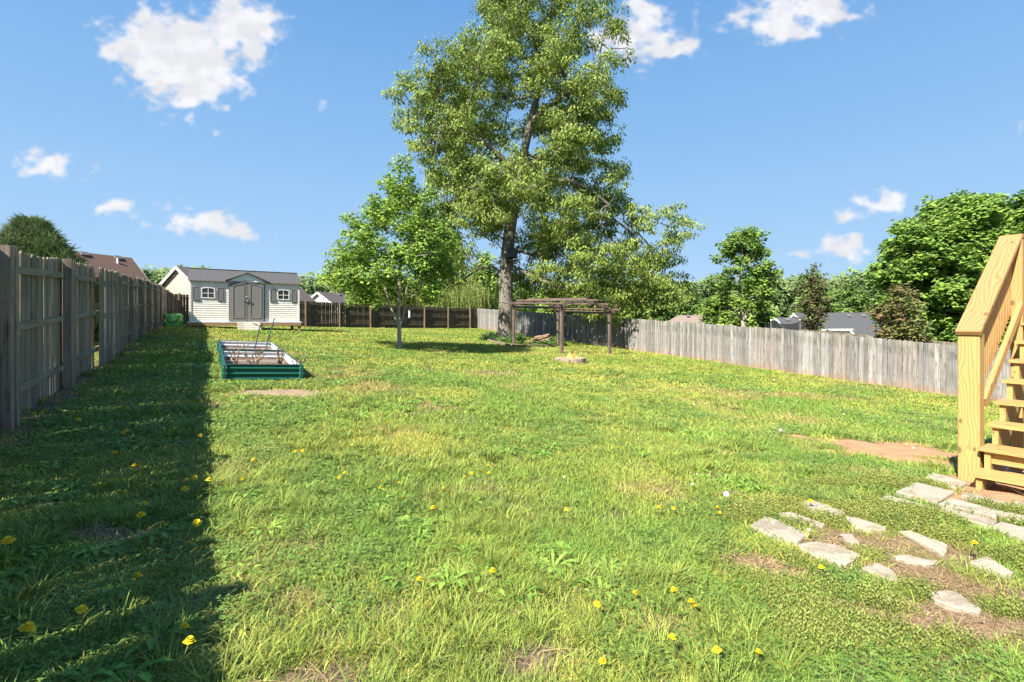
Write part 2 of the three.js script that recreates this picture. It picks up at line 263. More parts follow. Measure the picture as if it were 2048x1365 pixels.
// ------------------------------------------------------------------ ground
{
  const span = list => { const out = []; for (const [a, b, s] of list) { const n = Math.max(1, Math.round((b - a) / s)); for (let k = 0; k < n; k++) out.push(a + (b - a) * k / n); } out.push(list[list.length - 1][1]); return out; };
  const xs = span([[-600, -40, 14], [-40, -14, 0.7], [-14, -6, 0.18], [-6, 6.5, 0.07], [6.5, 16, 0.18], [16, 40, 0.7], [40, 600, 14]]), zs = span([[-40, 0, 2], [0, 1.2, 0.2], [1.2, 9, 0.065], [9, 20, 0.16], [20, 50, 0.45], [50, 110, 4], [110, 900, 20]]);
  const nx = xs.length, nz = zs.length, P = new Float32Array(nx * nz * 3), C = new Float32Array(nx * nz * 3), T = new Float32Array(nx * nz * 2), I = [];
  const kinds = [[0.36, 0.25, 0.155], [0.5, 0.27, 0.135], [0.24, 0.18, 0.085], [0.15, 0.1, 0.06]];
  for (let j = 0; j < nz; j++) for (let i = 0; i < nx; i++) {
    const X = xs[i], Z = zs[j], k = j * nx + i, near = Math.abs(X) < 16 && Z < 50;
    const [b, kind] = near ? bareness(X, Z) : [0, 0];
    P[3 * k] = X; P[3 * k + 1] = ground(X, Z) + (near ? (fbm(X * 5, Z * 5, 3) - 0.5) * (kind === 1 && b > 0.3 ? 0.07 : 0.03) : 0); P[3 * k + 2] = -Z;
    const n = fbm(X * 1.3, Z * 1.3, 4), q = fbm(X * 0.35 + 9, Z * 0.35, 3), under = [lerp(0.085, 0.14, n) + 0.05 * (q - 0.5), lerp(0.1, 0.135, n), lerp(0.03, 0.05, n)];
    const f = b * b * (3 - 2 * b), s = kinds[kind], w = 0.8 + 0.45 * fbm(X * 7, Z * 7, 3);
    for (let c = 0; c < 3; c++) C[3 * k + c] = lerp(under[c], s[c] * w, f);
    T[2 * k] = X / 1.3; T[2 * k + 1] = Z / 1.3;
  }
  for (let j = 0; j < nz - 1; j++) for (let i = 0; i < nx - 1; i++) { const a = j * nx + i, b = a + 1, c = a + nx, d = c + 1; I.push(a, b, c, b, d, c); }
  const g = new THREE.BufferGeometry();
  g.setAttribute('position', new THREE.BufferAttribute(P, 3)); g.setAttribute('color', new THREE.BufferAttribute(C, 3)); g.setAttribute('uv', new THREE.BufferAttribute(T, 2)); g.setIndex(I); g.computeVertexNormals();
  const m = mesh('ground', g, std(0xffffff, 0.98, { vertexColors: true, map: TEX.speck, bumpMap: TEX.soilBump, bumpScale: 0.02 }), scene);
  m.userData.kind = 'structure'; m.userData.label = 'gently sloping lawn ground with bare soil patches';
}

// ------------------------------------------------------------------ fences
function picketGeo(w, uo) {             // a dog-eared board, 1 m tall, scaled to its height; v runs 0..1
  const c = 0.028, s = [[-w / 2, 0], [w / 2, 0], [w / 2, 0.983], [w / 2 - c, 1], [-w / 2 + c, 1], [-w / 2, 0.983]];
  const g = new THREE.ExtrudeGeometry(new THREE.Shape(s.map(p => new THREE.Vector2(...p))), { depth: 0.017, bevelEnabled: false });
  const p = g.attributes.position, uv = g.attributes.uv; for (let i = 0; i < p.count; i++) uv.setXY(i, (p.getX(i) + w / 2) / w * 0.23 + uo + p.getZ(i), p.getY(i));
  return g;
}
const pickets = [0, 1, 2, 3, 4, 5, 6].map(k => picketGeo(0.128 + 0.004 * (k % 4), k * 0.143));
function fence({ name, label, group, from, dir, length, height, boards, posts, rail, side = () => -1, pitch = 0.145, seed, postEvery = 2.44, postAt = 0, gapAt = [], postH = 1.9, railSet = [0.32, 1.0, 1.62], extra = [] }) {
  const r = rng(seed), th = Math.atan2(dir[1], dir[0]), y0 = ground(...from), g = thing(name, from[0], y0, from[1], th, label, 'fence', group);
  const gy = x => ground(from[0] + dir[0] * x, from[1] + dir[1] * x) - y0;
  const H = typeof height === 'function' ? height : () => height;
  let wave = 0;
  for (let x = 0.03; x < length; x += pitch) {
    if (gapAt.some(q => Math.abs(q - x) < pitch * 0.5)) { x += 0.035; }
    wave = wave * 0.9 + (r() - 0.5) * 0.012;
    const s = side(x), m = mesh('picket', pickets[Math.floor(r() * pickets.length)], boards[Math.floor(r() * boards.length)], g);
    m.scale.set(0.98 + 0.06 * r(), H(x) + 0.015 + wave + (r() - 0.5) * 0.02 + (r() < 0.05 ? 0.03 : 0), 1);
    m.position.set(x + (r() - 0.5) * 0.006, gy(x) - 0.005 + wave * 0.5, s < 0 ? -0.07 + r() * 0.004 : 0.024 + r() * 0.005);
    m.rotation.set((r() - 0.5) * 0.012, (r() - 0.5) * 0.05, (r() - 0.5) * 0.014);
  }
  const at = []; for (let x = postAt; x <= length + 0.05; x += postEvery) at.push(x);
  for (const x of [...at, ...extra]) {
    const h = (typeof postH === 'function' ? postH(x) : postH) + (r() - 0.5) * 0.06, s = side(x + 0.3);
    const m = mesh('post', boxC(0.1, 2.0, 0.1, 0.006, Math.floor(r() * 4) / 4), posts, g);
    m.scale.y = (h + 0.1) / 2.0; m.position.set(x, gy(x) - 0.1 + (h + 0.1) / 2, s < 0 ? 0.02 : -0.11); m.rotation.set((r() - 0.5) * 0.02, (r() - 0.5) * 0.08, (r() - 0.5) * 0.012);
  }
  for (let k = 0; k + 1 < at.length; k++) for (const hr of railSet) {
    const s = side((at[k] + at[k + 1]) / 2), z = s < 0 ? -0.031 : -0.032, h = hr * Math.min(1, H(at[k]) / 1.83);
    bar('rail', [at[k] + 0.01, gy(at[k]) + h, z], [at[k + 1] - 0.01, gy(at[k + 1]) + h + (r() - 0.5) * 0.03, z], 0.036, 0.085, rail, g, Math.floor(r() * 5) / 5);
  }
  return g;
}
fence({ name: 'wooden_fence', label: 'brown weathered board fence in shade along the left side of the lawn', from: [-5.2 + 0.521 * 8.6, 5.2 - 0.853 * 8.6], dir: U, length: 36.1, height: 1.83, boards: M.brownBoards, posts: M.postOld, rail: M.railOld, seed: 21, postAt: 8.5 - 2.45 * 3, postEvery: 2.45, gapAt: [11.05, 13.2, 8.9], side: x => x > 13.3 && x < 15.7 ? 1 : -1, extra: [8.34, 11.1], postH: 1.86, pitch: 0.1395 });
fence({ name: 'wooden_fence', label: 'dark board fence with tan posts across the back of the lawn', from: [-19.5, 28.7], dir: [0.7071, 0.7071], length: 23.2, height: 1.8, boards: M.shadeDarkBoards, posts: M.postTan, rail: M.railDark, seed: 22, postAt: 0.35, postEvery: 2.44, postH: 1.86 });
fence({ name: 'wooden_fence', label: 'silvery grey picket fence with clay stained feet along the right side', from: [-3.1, 45.3], dir: [0.474, -0.8805], length: 41.0, height: knots([[0, 1.82], [20, 1.74], [29, 1.70], [34.6, 1.52], [41, 1.5]]), boards: M.greyBoards, posts: M.postOld, rail: M.railOld, seed: 23, side: () => 1, pitch: 0.143, postAt: 0.2, postH: x => 1.6 - 0.008 * x, railSet: [0.3, 0.9, 1.35] });
fence({ name: 'wooden_fence', label: 'far grey neighbour fence just visible above the right picket fence', from: [13.5, 23.6], dir: [0.18, -0.9837], length: 11, height: knots([[0, 1.9], [7, 1.64], [11, 1.6]]), boards: M.brownBoards, posts: M.postOld, rail: M.railOld, seed: 24, side: () => -1, pitch: 0.15, postAt: 0.2, postH: 1.66, railSet: [0.4, 1.0, 1.6] });

// ------------------------------------------------------------------ shed on its platform
{
  const L = 4.57, dep = 2.4, by = 1.51, X0 = -14.5, Z0 = 22.5;
  // platform, a thing of its own that the shed stands on
  const p = thing('shed_platform', X0, by, Z0, THETA_N, 'low timber platform with white edge and short posts carrying the shed', 'platform');
  const gAt = (x, z) => ground(X0 + N[0] * x - U[0] * z, Z0 + N[1] * x - U[1] * z) - by;
  put('white_edge', boxC(L + 0.2, 0.04, dep + 0.22), M.white, p, L / 2, -0.024, -dep / 2 + 0.06);
  put('front_beam', boxC(L + 0.16, 0.15, 0.04), M.deckWood, p, L / 2, -0.122, 0.14);
  put('back_beam', boxC(L + 0.16, 0.15, 0.04), M.deckWood, p, L / 2, -0.122, -dep + 0.0);
  for (const x of [-0.07, L + 0.07]) put('side_beam', boxC(0.04, 0.15, dep + 0.08), M.deckWood, p, x, -0.123, -dep / 2 + 0.07);
  for (const x of [0.02, L / 2, L]) for (const z of [0.06, -dep + 0.1]) { const y = gAt(x, z) - 0.05, h = -0.2 - y; if (h > 0.03) put('post', box(0.13, h, 0.1), M.deckWood, p, x, y + h / 2, z); }
  // ramp
  const r = thing('ramp', X0 + N[0] * 1.88 - U[0] * 0.18, by, Z0 + N[1] * 1.88 - U[1] * 0.18, THETA_N, 'small pale board ramp in front of the grey shed doors', 'ramp');
  const drop = -(gAt(2.4, 0.9)) + 0.02, len = 0.75;
  for (let k = 0; k < 5; k++) { const t = (k + 0.5) / 5; put('plank', boxC(0.96, 0.03, 0.146), M.rampBoards, r, 0.45, -0.02 - drop * t * 0.92, len * t, Math.atan2(drop * 0.92, len), 0, 0); }
  for (const x of [0.08, 0.82]) bar('runner', [x, -0.07, 0.02], [x, -drop * 0.93 - 0.06, len], 0.04, 0.06, M.deckWood, r);

  // shed
  const s = thing('garden_shed', X0, by, Z0, THETA_N, 'pale grey plastic garden shed with dark double doors and shuttered windows', 'shed');
  const wh = 1.83, lap = 0.102, n = 18;
  // lapped siding: one wall with real steps; the openings of doors are covered by the proud door set
  const lapWall = (len) => { const pts = [[0, 0]]; for (let k = 0; k < n; k++) { pts.push([0.018, k * lap + 0.002]); pts.push([0.002, (k + 1) * lap]); } pts.push([0, n * lap]); pts.push([-0.04, n * lap], [-0.04, 0]); const sh = new THREE.Shape(pts.map(q => new THREE.Vector2(...q))); const g = new THREE.ExtrudeGeometry(sh, { depth: len, bevelEnabled: false }); return g; };
  const fw = (x, l) => { const m = mesh('front_wall', lapWall(l), M.siding, s); m.rotation.y = -Math.PI / 2; m.position.set(x + l, 0, 0); return m; };
  fw(0.06, 1.47); fw(3.04, 1.47);
  { const m = mesh('side_wall', lapWall(dep - 0.1), M.siding, s); m.rotation.y = 0; m.position.set(L - 0.02, 0, -dep + 0.05); }
  { const m = mesh('side_wall', lapWall(dep - 0.1), M.siding, s); m.rotation.y = Math.PI; m.position.set(0.02, 0, -0.05); }
  put('back_wall', boxC(L - 0.1, wh, 0.04), M.siding, s, L / 2, wh / 2, -dep);
  put('floor', boxC(L - 0.05, 0.03, dep - 0.1), M.doorGrey, s, L / 2, 0.012, -dep / 2);
  for (const x of [0.02, L - 0.02]) put('corner_trim', boxC(0.09, wh, 0.06, 0.008), M.siding, s, x, wh / 2, 0.008);
  put('wall_cap', boxC(1.5, 0.07, 0.05, 0.006), M.siding, s, 0.8, wh - 0.02, 0.012); put('wall_cap', boxC(1.5, 0.07, 0.05, 0.006), M.siding, s, 3.77, wh - 0.02, 0.012);
  // gable ends and roof
  const ridge = 2.5, ev = 1.86, oh = 0.1;
  for (const x of [0.0, L - 0.04]) { const m = mesh('gable_wall', extrude([[-dep, wh - 0.02], [0, wh - 0.02], [-dep / 2, ridge - 0.05]], 0.04), M.siding, s); m.rotation.y = -Math.PI / 2; m.position.set(x + 0.04, 0, 0); m.scale.x = 1; }
  const slope = Math.atan2(ridge - ev, dep / 2 + oh), sl = Math.hypot(ridge - ev, dep / 2 + oh);
  for (const q of [1, -1]) {
    const m = put('roof_panel', boxC(L + 0.14, 0.035, sl, 0.006), M.shedRoof, s, L / 2, (ridge + ev) / 2, -dep / 2 + q * (dep / 2 + oh) / 2, q * slope, 0, 0);
    put('roof_edge', boxC(L + 0.16, 0.055, 0.03, 0.005), M.trimGrey, s, L / 2, ev - 0.005, q > 0 ? oh + 0.012 : -dep - oh - 0.012);
  }
  put('ridge_cap', boxC(L + 0.15, 0.03, 0.16, 0.01), M.shedRoof, s, L / 2, ridge + 0.018, -dep / 2);
  // the dormer over the doors
  const d = 2.285, gp = 2.33, ge = 1.93, hw = 0.86;
  { const m = mesh('door_gable', extrude([[-hw + 0.05, 1.8], [hw - 0.05, 1.8], [hw - 0.05, ge - 0.03], [0, gp - 0.04], [-hw + 0.05, ge - 0.03]], 0.05), M.white, s); m.position.set(d, 0, 0.03); }
  for (const q of [-1, 1]) {
    const l = Math.hypot(hw + 0.06, gp - ge), a = Math.atan2(gp - ge, hw + 0.06);
    put('dormer_roof', boxC(l, 0.04, 0.95, 0.006), M.shedRoof, s, d + q * (hw + 0.06) / 2, (gp + ge) / 2 - 0.0, -0.3, 0, 0, -q * a);
    put('dormer_trim', boxC(l + 0.02, 0.055, 0.03, 0.006), M.trimGrey, s, d + q * (hw + 0.06) / 2, (gp + ge) / 2 - 0.012, 0.19, 0, 0, -q * a);
  }
  // doors with arched heads
  const frame = mesh('door_frame', extrude([[-0.76, 0], [0.76, 0], [0.76, 1.84], [0.5, 1.92], [0.25, 1.965], [0, 1.98], [-0.25, 1.965], [-0.5, 1.92], [-0.76, 1.84]], 0.03, 0.004), M.trimGrey, s); frame.position.set(d, 0.004, 0.022);
  const headAt = x => 1.93 - 0.2 * (x / 0.74) ** 2;
  for (const q of [-1, 1]) {
    const pts = [[0.012, 0.02], [0.7, 0.02]]; for (let k = 0; k <= 6; k++) { const x = lerp(0.7, 0.012, k / 6); pts.push([x, headAt(x)]); }
    const dr = mesh('door', extrude(pts.map(([x, y]) => [q * x, y]), 0.04, 0.006), M.doorGrey, s); dr.position.set(d, 0, 0.056);
    const inner = [[0.12, 0.16], [0.6, 0.16]], hole = []; for (let k = 0; k <= 6; k++) { const x = lerp(0.6, 0.12, k / 6); inner.push([x, headAt(x) - 0.12]); }
    const ring = new THREE.Shape(inner.map(([x, y]) => new THREE.Vector2(q * x, y)));
    const cen = [0.36, 0.9]; ring.holes.push(new THREE.Path(inner.map(([x, y]) => new THREE.Vector2(q * (cen[0] + (x - cen[0]) * 0.9), cen[1] + (y - cen[1]) * 0.962))));
    const mo = mesh('moulding', new THREE.ExtrudeGeometry(ring, { depth: 0.014, bevelEnabled: true, bevelSize: 0.005, bevelThickness: 0.005, bevelSegments: 1 }), M.doorGrey, dr); mo.position.set(0, 0, 0.044);
    const hd = mesh('handle', tube([[q * 0.06, 0.9, 0.045], [q * 0.06, 0.92, 0.09], [q * 0.1, 1.0, 0.1], [q * 0.06, 1.08, 0.09], [q * 0.06, 1.1, 0.045]], 0.014, 6), M.black, dr);
  }
  put('lock_plate', boxC(0.07, 0.035, 0.02), M.zinc, s, d - 0.03, 1.16, 0.11);
  put('padlock', boxC(0.05, 0.06, 0.025, 0.008), M.zinc, s, d + 0.0, 1.0, 0.13);
  // windows: arched frame, cross bars, four panes; shutters either side
  for (const cx of [0.71, 3.86]) {
    const w = thing; const hwid = 0.235, y0 = 1.1, y1 = 1.5, head = x => y1 + 0.04 * (1 - (x / hwid) ** 2);
    const arch = (k, e) => { const o = [[-hwid - e, y0 - e], [hwid + e, y0 - e]]; for (let q = 0; q <= 8; q++) { const x = lerp(hwid, -hwid, q / 8); o.push([x * (hwid + e) / hwid, head(x) + e]); } return o; };
    const sh = new THREE.Shape(arch(0, 0.03).map(q => new THREE.Vector2(...q))); sh.holes.push(new THREE.Path(arch(0, 0).map(q => new THREE.Vector2(...q))));
    const win = mesh('window', new THREE.ExtrudeGeometry(sh, { depth: 0.03, bevelEnabled: true, bevelSize: 0.004, bevelThickness: 0.004, bevelSegments: 1 }), M.siding, s); win.position.set(cx, 0, 0.016);
    for (const qx of [-1, 1]) for (const qy of [0, 1]) {
      const xa = qx < 0 ? -hwid : 0.012, xb = qx < 0 ? -0.012 : hwid, ya = qy ? 1.312 : y0, yb = qy ? null : 1.288, pts = [[xa, ya], [xb, ya]];
      if (yb) pts.push([xb, yb], [xa, yb]); else for (let k = 0; k <= 5; k++) { const x = lerp(xb, xa, k / 5); pts.push([x, head(x)]); }
      mesh('pane', extrude(pts, 0.006), M.glassDark, win).position.z = 0.006;
    }
    mesh('bar', boxC(0.024, 0.44, 0.024, 0.004), M.siding, win).position.set(0, 1.315, 0.014);
    mesh('bar', boxC(0.47, 0.024, 0.022, 0.004), M.siding, win).position.set(0, 1.3, 0.0145);
    for (const q of [-1, 1]) {
      const so = put('shutter', boxC(0.25, 0.63, 0.03, 0.006), M.shutter, s, cx + q * 0.475, 1.275, 0.035);
      for (const e of [-1, 1]) { mesh('stile', boxC(0.03, 0.6, 0.012, 0.004), M.trimGrey, so).position.set(e * 0.1, 0, 0.019); mesh('rail', boxC(0.17, 0.03, 0.012, 0.004), M.trimGrey, so).position.set(0, e * 0.285, 0.019); }
    }
  }
}

// ------------------------------------------------------------------ green leaf bag beside the shed
{
  const X = -15.55, Z = 22.9, g = thing('garden_bag', X, ground(X, Z), Z, THETA_N, 'bright green garden waste bag with black handles beside the shed', 'bag');
  const pts = []; for (let k = 0; k <= 8; k++) { const t = k / 8; pts.push(new THREE.Vector2(0.30 + 0.05 * Math.sin(t * 3) + 0.015 * Math.sin(t * 17), t * 0.62)); }
  const geo = new THREE.LatheGeometry([new THREE.Vector2(0.001, 0.01), ...pts, new THREE.Vector2(0.31, 0.6)], 20), p = geo.attributes.position;
  for (let i = 0; i < p.count; i++) { const a = Math.atan2(p.getZ(i), p.getX(i)), y = p.getY(i), w = 1 + 0.08 * Math.sin(a * 3 + y * 5) + 0.05 * Math.sin(a * 7 - y * 9); p.setXYZ(i, p.getX(i) * w * 1.1, y + 0.03 * Math.sin(a * 2) * (y / 0.6), p.getZ(i) * w * 0.8); }
  geo.computeVertexNormals(); mesh('bag_body', geo, M.bag, g);
  mesh('handle', tube([[-0.3, 0.55, 0.24], [-0.15, 0.3, 0.31], [0.02, 0.2, 0.32], [0.18, 0.32, 0.3], [0.3, 0.56, 0.22]], 0.016, 5), M.black, g);
  mesh('handle', tube([[-0.28, 0.56, -0.2], [0, 0.75, -0.22], [0.28, 0.56, -0.2]], 0.016, 5), M.black, g);
}

// ------------------------------------------------------------------ corrugated raised beds
function raisedBed(X, Z, w, len, label) {
  const h = 0.29, th = THETA_N, g = thing('raised_bed', X, ground(X, Z), Z, th, label, 'planter', 'corrugated green metal raised beds');
  const lo = ground(X, Z), gr = ground(X + N[0] * w, Z + N[1] * w), gb = ground(X + U[0] * len, Z + U[1] * len);
  g.rotation.order = 'YXZ'; g.rotation.z = Math.atan2(gr - lo, w); g.rotation.x = Math.atan2(gb - lo, len) ;
  const prof = y => 0.016 * Math.sin(y / h * Math.PI * 2 * 3 - 0.6);
  const panel = (l, off) => { const s = new THREE.BufferGeometry(), K = 30, P = [], I = []; for (let k = 0; k <= K; k++) { const y = h * k / K, z = prof(y) + off; P.push(0, y, z, l, y, z); if (k) { const a = 2 * k - 2; I.push(a, a + 1, a + 2, a + 1, a + 3, a + 2); } } s.setAttribute('position', new THREE.Float32BufferAttribute(P, 3)); s.setIndex(I); s.computeVertexNormals(); return s; };
  const side = (x, z, ry, l) => { const o = mesh('panel', panel(l, 0), M.bedGreen, g); o.position.set(x, 0, z); o.rotation.y = ry; const i = mesh('lining', panel(l, -0.004), M.zinc, o); return o; };
  side(0.03, 0, 0, w - 0.06); side(w, -0.03, Math.PI / 2, len - 0.06); side(w - 0.03, -len, Math.PI, w - 0.06); side(0, -len + 0.03, -Math.PI / 2, len - 0.06);
  for (const [x, z] of [[0, 0], [w, 0], [0, -len], [w, -len]]) {
    const c = put('corner_post', boxC(0.075, h + 0.012, 0.075, 0.02), M.bedGreen, g, x, h / 2, z);
    for (const y of [-0.1, 0, 0.1]) for (const e of [-1, 1]) { const b = mesh('bolt', boltGeo, M.zinc, c); b.position.set(e * 0.024, y, 0.0375); b.rotation.x = Math.PI / 2; }
  }
  for (const [a, b] of [[[0, h + 0.006, 0], [w, h + 0.006, 0]], [[0, h + 0.006, -len], [w, h + 0.006, -len]], [[0, h + 0.0065, 0], [0, h + 0.0065, -len]], [[w, h + 0.0065, 0], [w, h + 0.0065, -len]]]) mesh('rim', tube([a, [lerp(a[0], b[0], 0.5), a[1], lerp(a[2], b[2], 0.5)], b], 0.013, 6), M.bedDark, g);
  for (const z of [-len * 0.33, -len * 0.66]) mesh('tie_rod', tube([[0.01, h * 0.6, z], [w / 2, h * 0.6, z], [w - 0.01, h * 0.6, z]], 0.007, 5), M.zinc, g);
  const sg = new THREE.PlaneGeometry(w - 0.05, len - 0.05, 16, 26); sg.rotateX(-Math.PI / 2); const p = sg.attributes.position; for (let i = 0; i < p.count; i++) p.setY(i, 0.115 + 0.05 * fbm(p.getX(i) * 6 + X, p.getZ(i) * 6 + Z, 3)); sg.computeVertexNormals();
  put('soil', sg, M.soil, g, w / 2, 0, -len / 2);
  return g;
}
const boltGeo = new THREE.CylinderGeometry(0.006, 0.007, 0.006, 6);
const bed1 = [-5.0, 8.68], bed2 = [-5.0 + U[0] * 2.72, 8.68 + U[1] * 2.72];
raisedBed(...bed1, 1.24, 2.4, 'nearer green corrugated raised bed with dead stalks in it');
raisedBed(...bed2, 1.24, 2.4, 'farther green corrugated raised bed next to the shed');
// dry stalks left standing in the beds
const inBed = (b, x, z) => [b[0] + N[0] * x + U[0] * z, b[1] + N[1] * x + U[1] * z];
function deadPlant(b, x, z, h, n, lean, label, seed) {
  const r = rng(seed), [X, Z] = inBed(b, x, z), g = thing('dead_plant', X, ground(X, Z) + 0.12, Z, 0, label, 'dead plant', 'dead stalks in the raised beds');
  for (let k = 0; k < n; k++) {
    const a = r() * 6.28, q = lean * (0.5 + r()), pts = [[0.03 * (r() - 0.5), -0.03, 0.03 * (r() - 0.5)]]; let px = 0, py = 0, pz = 0;
    for (let j = 1; j <= 4; j++) { px += Math.cos(a + r() * 2) * q * h / 4; pz += Math.sin(a + r() * 2) * q * h / 4; py += h / 4 * (0.6 + 0.5 * r()); pts.push([px, py, pz]); }
    const st = mesh('stalk', tube(pts, 0.006 + 0.006 * r(), 4), r() < 0.4 ? M.twigPale : M.twig, g);
    if (r() < 0.7) mesh('twig', tube([pts[3], [px + 0.06 * (r() - 0.5), py + 0.06, pz + 0.06 * (r() - 0.5)], [px + 0.2 * (r() - 0.5), py + 0.02, pz + 0.2 * (r() - 0.5)]], 0.004, 4), M.twig, st);
    const lf = new Soup(); for (let q2 = 0; q2 < 2; q2++) { const t = 0.4 + 0.6 * r(), c = [px * t, py * t, pz * t], s = 0.02 + 0.025 * r(), e = () => (r() - 0.5) * 2 * s; const i0 = lf.v(...c), i1 = lf.v(c[0] + e(), c[1] - s + e() * 0.5, c[2] + e()), i2 = lf.v(c[0] + e(), c[1] - s * 1.6, c[2] + e()), i3 = lf.v(c[0] + e(), c[1] - s, c[2] + e()); lf.tri(i0, i1, i2); lf.tri(i0, i2, i3); }
    mesh('dry_leaf', lf.geo(), r() < 0.5 ? M.twigPale : M.twig, st).userData.kind = 'stuff';
  }
}
deadPlant(bed1, 0.22, 1.0, 0.42, 5, 0.3, 'tall thin dead stalk at the left of the nearer raised bed', 1);
deadPlant(bed1, 0.52, 0.75, 0.38, 10, 0.6, 'bushy tangle of dead stalks in the middle of the nearer raised bed', 2);
deadPlant(bed1, 0.98, 0.8, 0.42, 6, 0.25, 'dark dead stalk right of centre in the nearer raised bed', 3);
deadPlant(bed1, 1.2, 0.35, 0.3, 6, 0.5, 'reddish dead twigs at the right corner of the nearer raised bed', 4);
deadPlant(bed2, 0.45, 0.9, 0.24, 5, 0.5, 'small pale dead stalks in the farther raised bed', 5);
// tangled dark frame of two stakes with a cross piece
{
  const [X, Z] = inBed(bed2, 0.8, 0.5), y = ground(X, Z) + 0.1, g = thing('plant_support', X, y, Z, THETA_N, 'dark green plant support frame leaning up from the farther bed', 'plant support');
  mesh('stake', tube([[-0.12, 0, 0], [-0.05, 0.35, -0.02], [0.03, 0.72, -0.05]], 0.014, 5), M.stakeGreen, g);
  mesh('stake', tube([[0.1, -0.02, 0.05], [0.2, 0.4, 0], [0.34, 0.9, -0.05]], 0.014, 5), M.stakeGreen, g);
  mesh('cross_piece', tube([[-0.12, 0.78, -0.05], [0.03, 0.71, -0.05], [0.17, 0.66, -0.04]], 0.011, 5), M.stakeGreen, g);
  for (let k = 0; k < 5; k++) mesh('tie', tube([[0.13 + k * 0.035, 0.12 + k * 0.14, 0.02], [0.165 + k * 0.035, 0.15 + k * 0.14, 0.05], [0.19 + k * 0.035, 0.17 + k * 0.14, 0.0]], 0.008, 4), M.stakeGreen, g);
}

// ------------------------------------------------------------------ pergola
{
  const X0 = 2.1, Z0 = 21.1, w = 2.68, len = 3.85, y0 = ground(X0, Z0), g = thing('pergola', X0, y0, Z0, THETA_N, 'brown timber pergola with a low arched slatted roof', 'pergola');
  const gy = (x, z) => ground(X0 + N[0] * x + U[0] * z, Z0 + N[1] * x + U[1] * z) - y0;
  const top = (x, z) => (2.16 - y0) - 0.19 * x / w + 0.17 * z / len;      // the frame has settled a little to the right
  for (const [x, z] of [[0, 0], [w, 0], [0, len], [w, len]]) {
    const b = gy(x, z) - 0.06, t = top(x, z) + 0.06;
    put('post', box(0.118, t - b, 0.118, 0.008), M.pergola, g, x, (t + b) / 2, -z);
  }
  const arch = (x, z) => top(x, z) + 0.34 * Math.sin(Math.PI * clamp((x + 0.25) / (w + 0.5)));
  for (const z of [0.085, -0.085, len + 0.085, len - 0.085]) {
    const up = [], dn = []; for (let k = 0; k <= 14; k++) { const x = lerp(-0.25, w + 0.25, k / 14), y = arch(x, z) - 0.02; up.push([x, y + 0.05]); dn.push([x, y - 0.06]); }
    const m = mesh('arched_beam', extrude([...dn, ...up.reverse()], 0.036, 0.004), M.pergola, g); m.position.z = -z - 0.018;
  }
  for (let k = 0; k < 6; k++) { const x = lerp(-0.2, w + 0.2, k / 5), a = 0.045; bar('roof_slat', [x, arch(x, 0) + a + 0.028, 0.42], [x, arch(x, len) + a + 0.028, -len - 0.4], 0.04, 0.062, M.pergola, g, k * 0.2); }
  for (const x of [0, w]) bar('side_beam', [x, top(x, 0) - 0.07, -0.05], [x, top(x, len) - 0.07, -len + 0.05], 0.045, 0.11, M.pergola, g);
  for (const z of [0, len]) for (const q of [0, 1]) { const x = q ? w : 0, s = q ? -1 : 1, y = top(x, z); mesh('brace', tube([[x + s * 0.05, y - 0.42, -z], [x + s * 0.1, y - 0.2, -z], [x + s * 0.36, y + 0.06, -z]], 0.028, 5), M.pergola, g); }
  for (const z of [0, len]) for (const x of [0, w]) { const s = z ? -1 : 1, y = top(x, z); mesh('brace', tube([[x, y - 0.45, -z - s * 0.05], [x, y - 0.22, -z - s * 0.12], [x, y - 0.09, -z - s * 0.4]], 0.026, 5), M.pergola, g); }
}

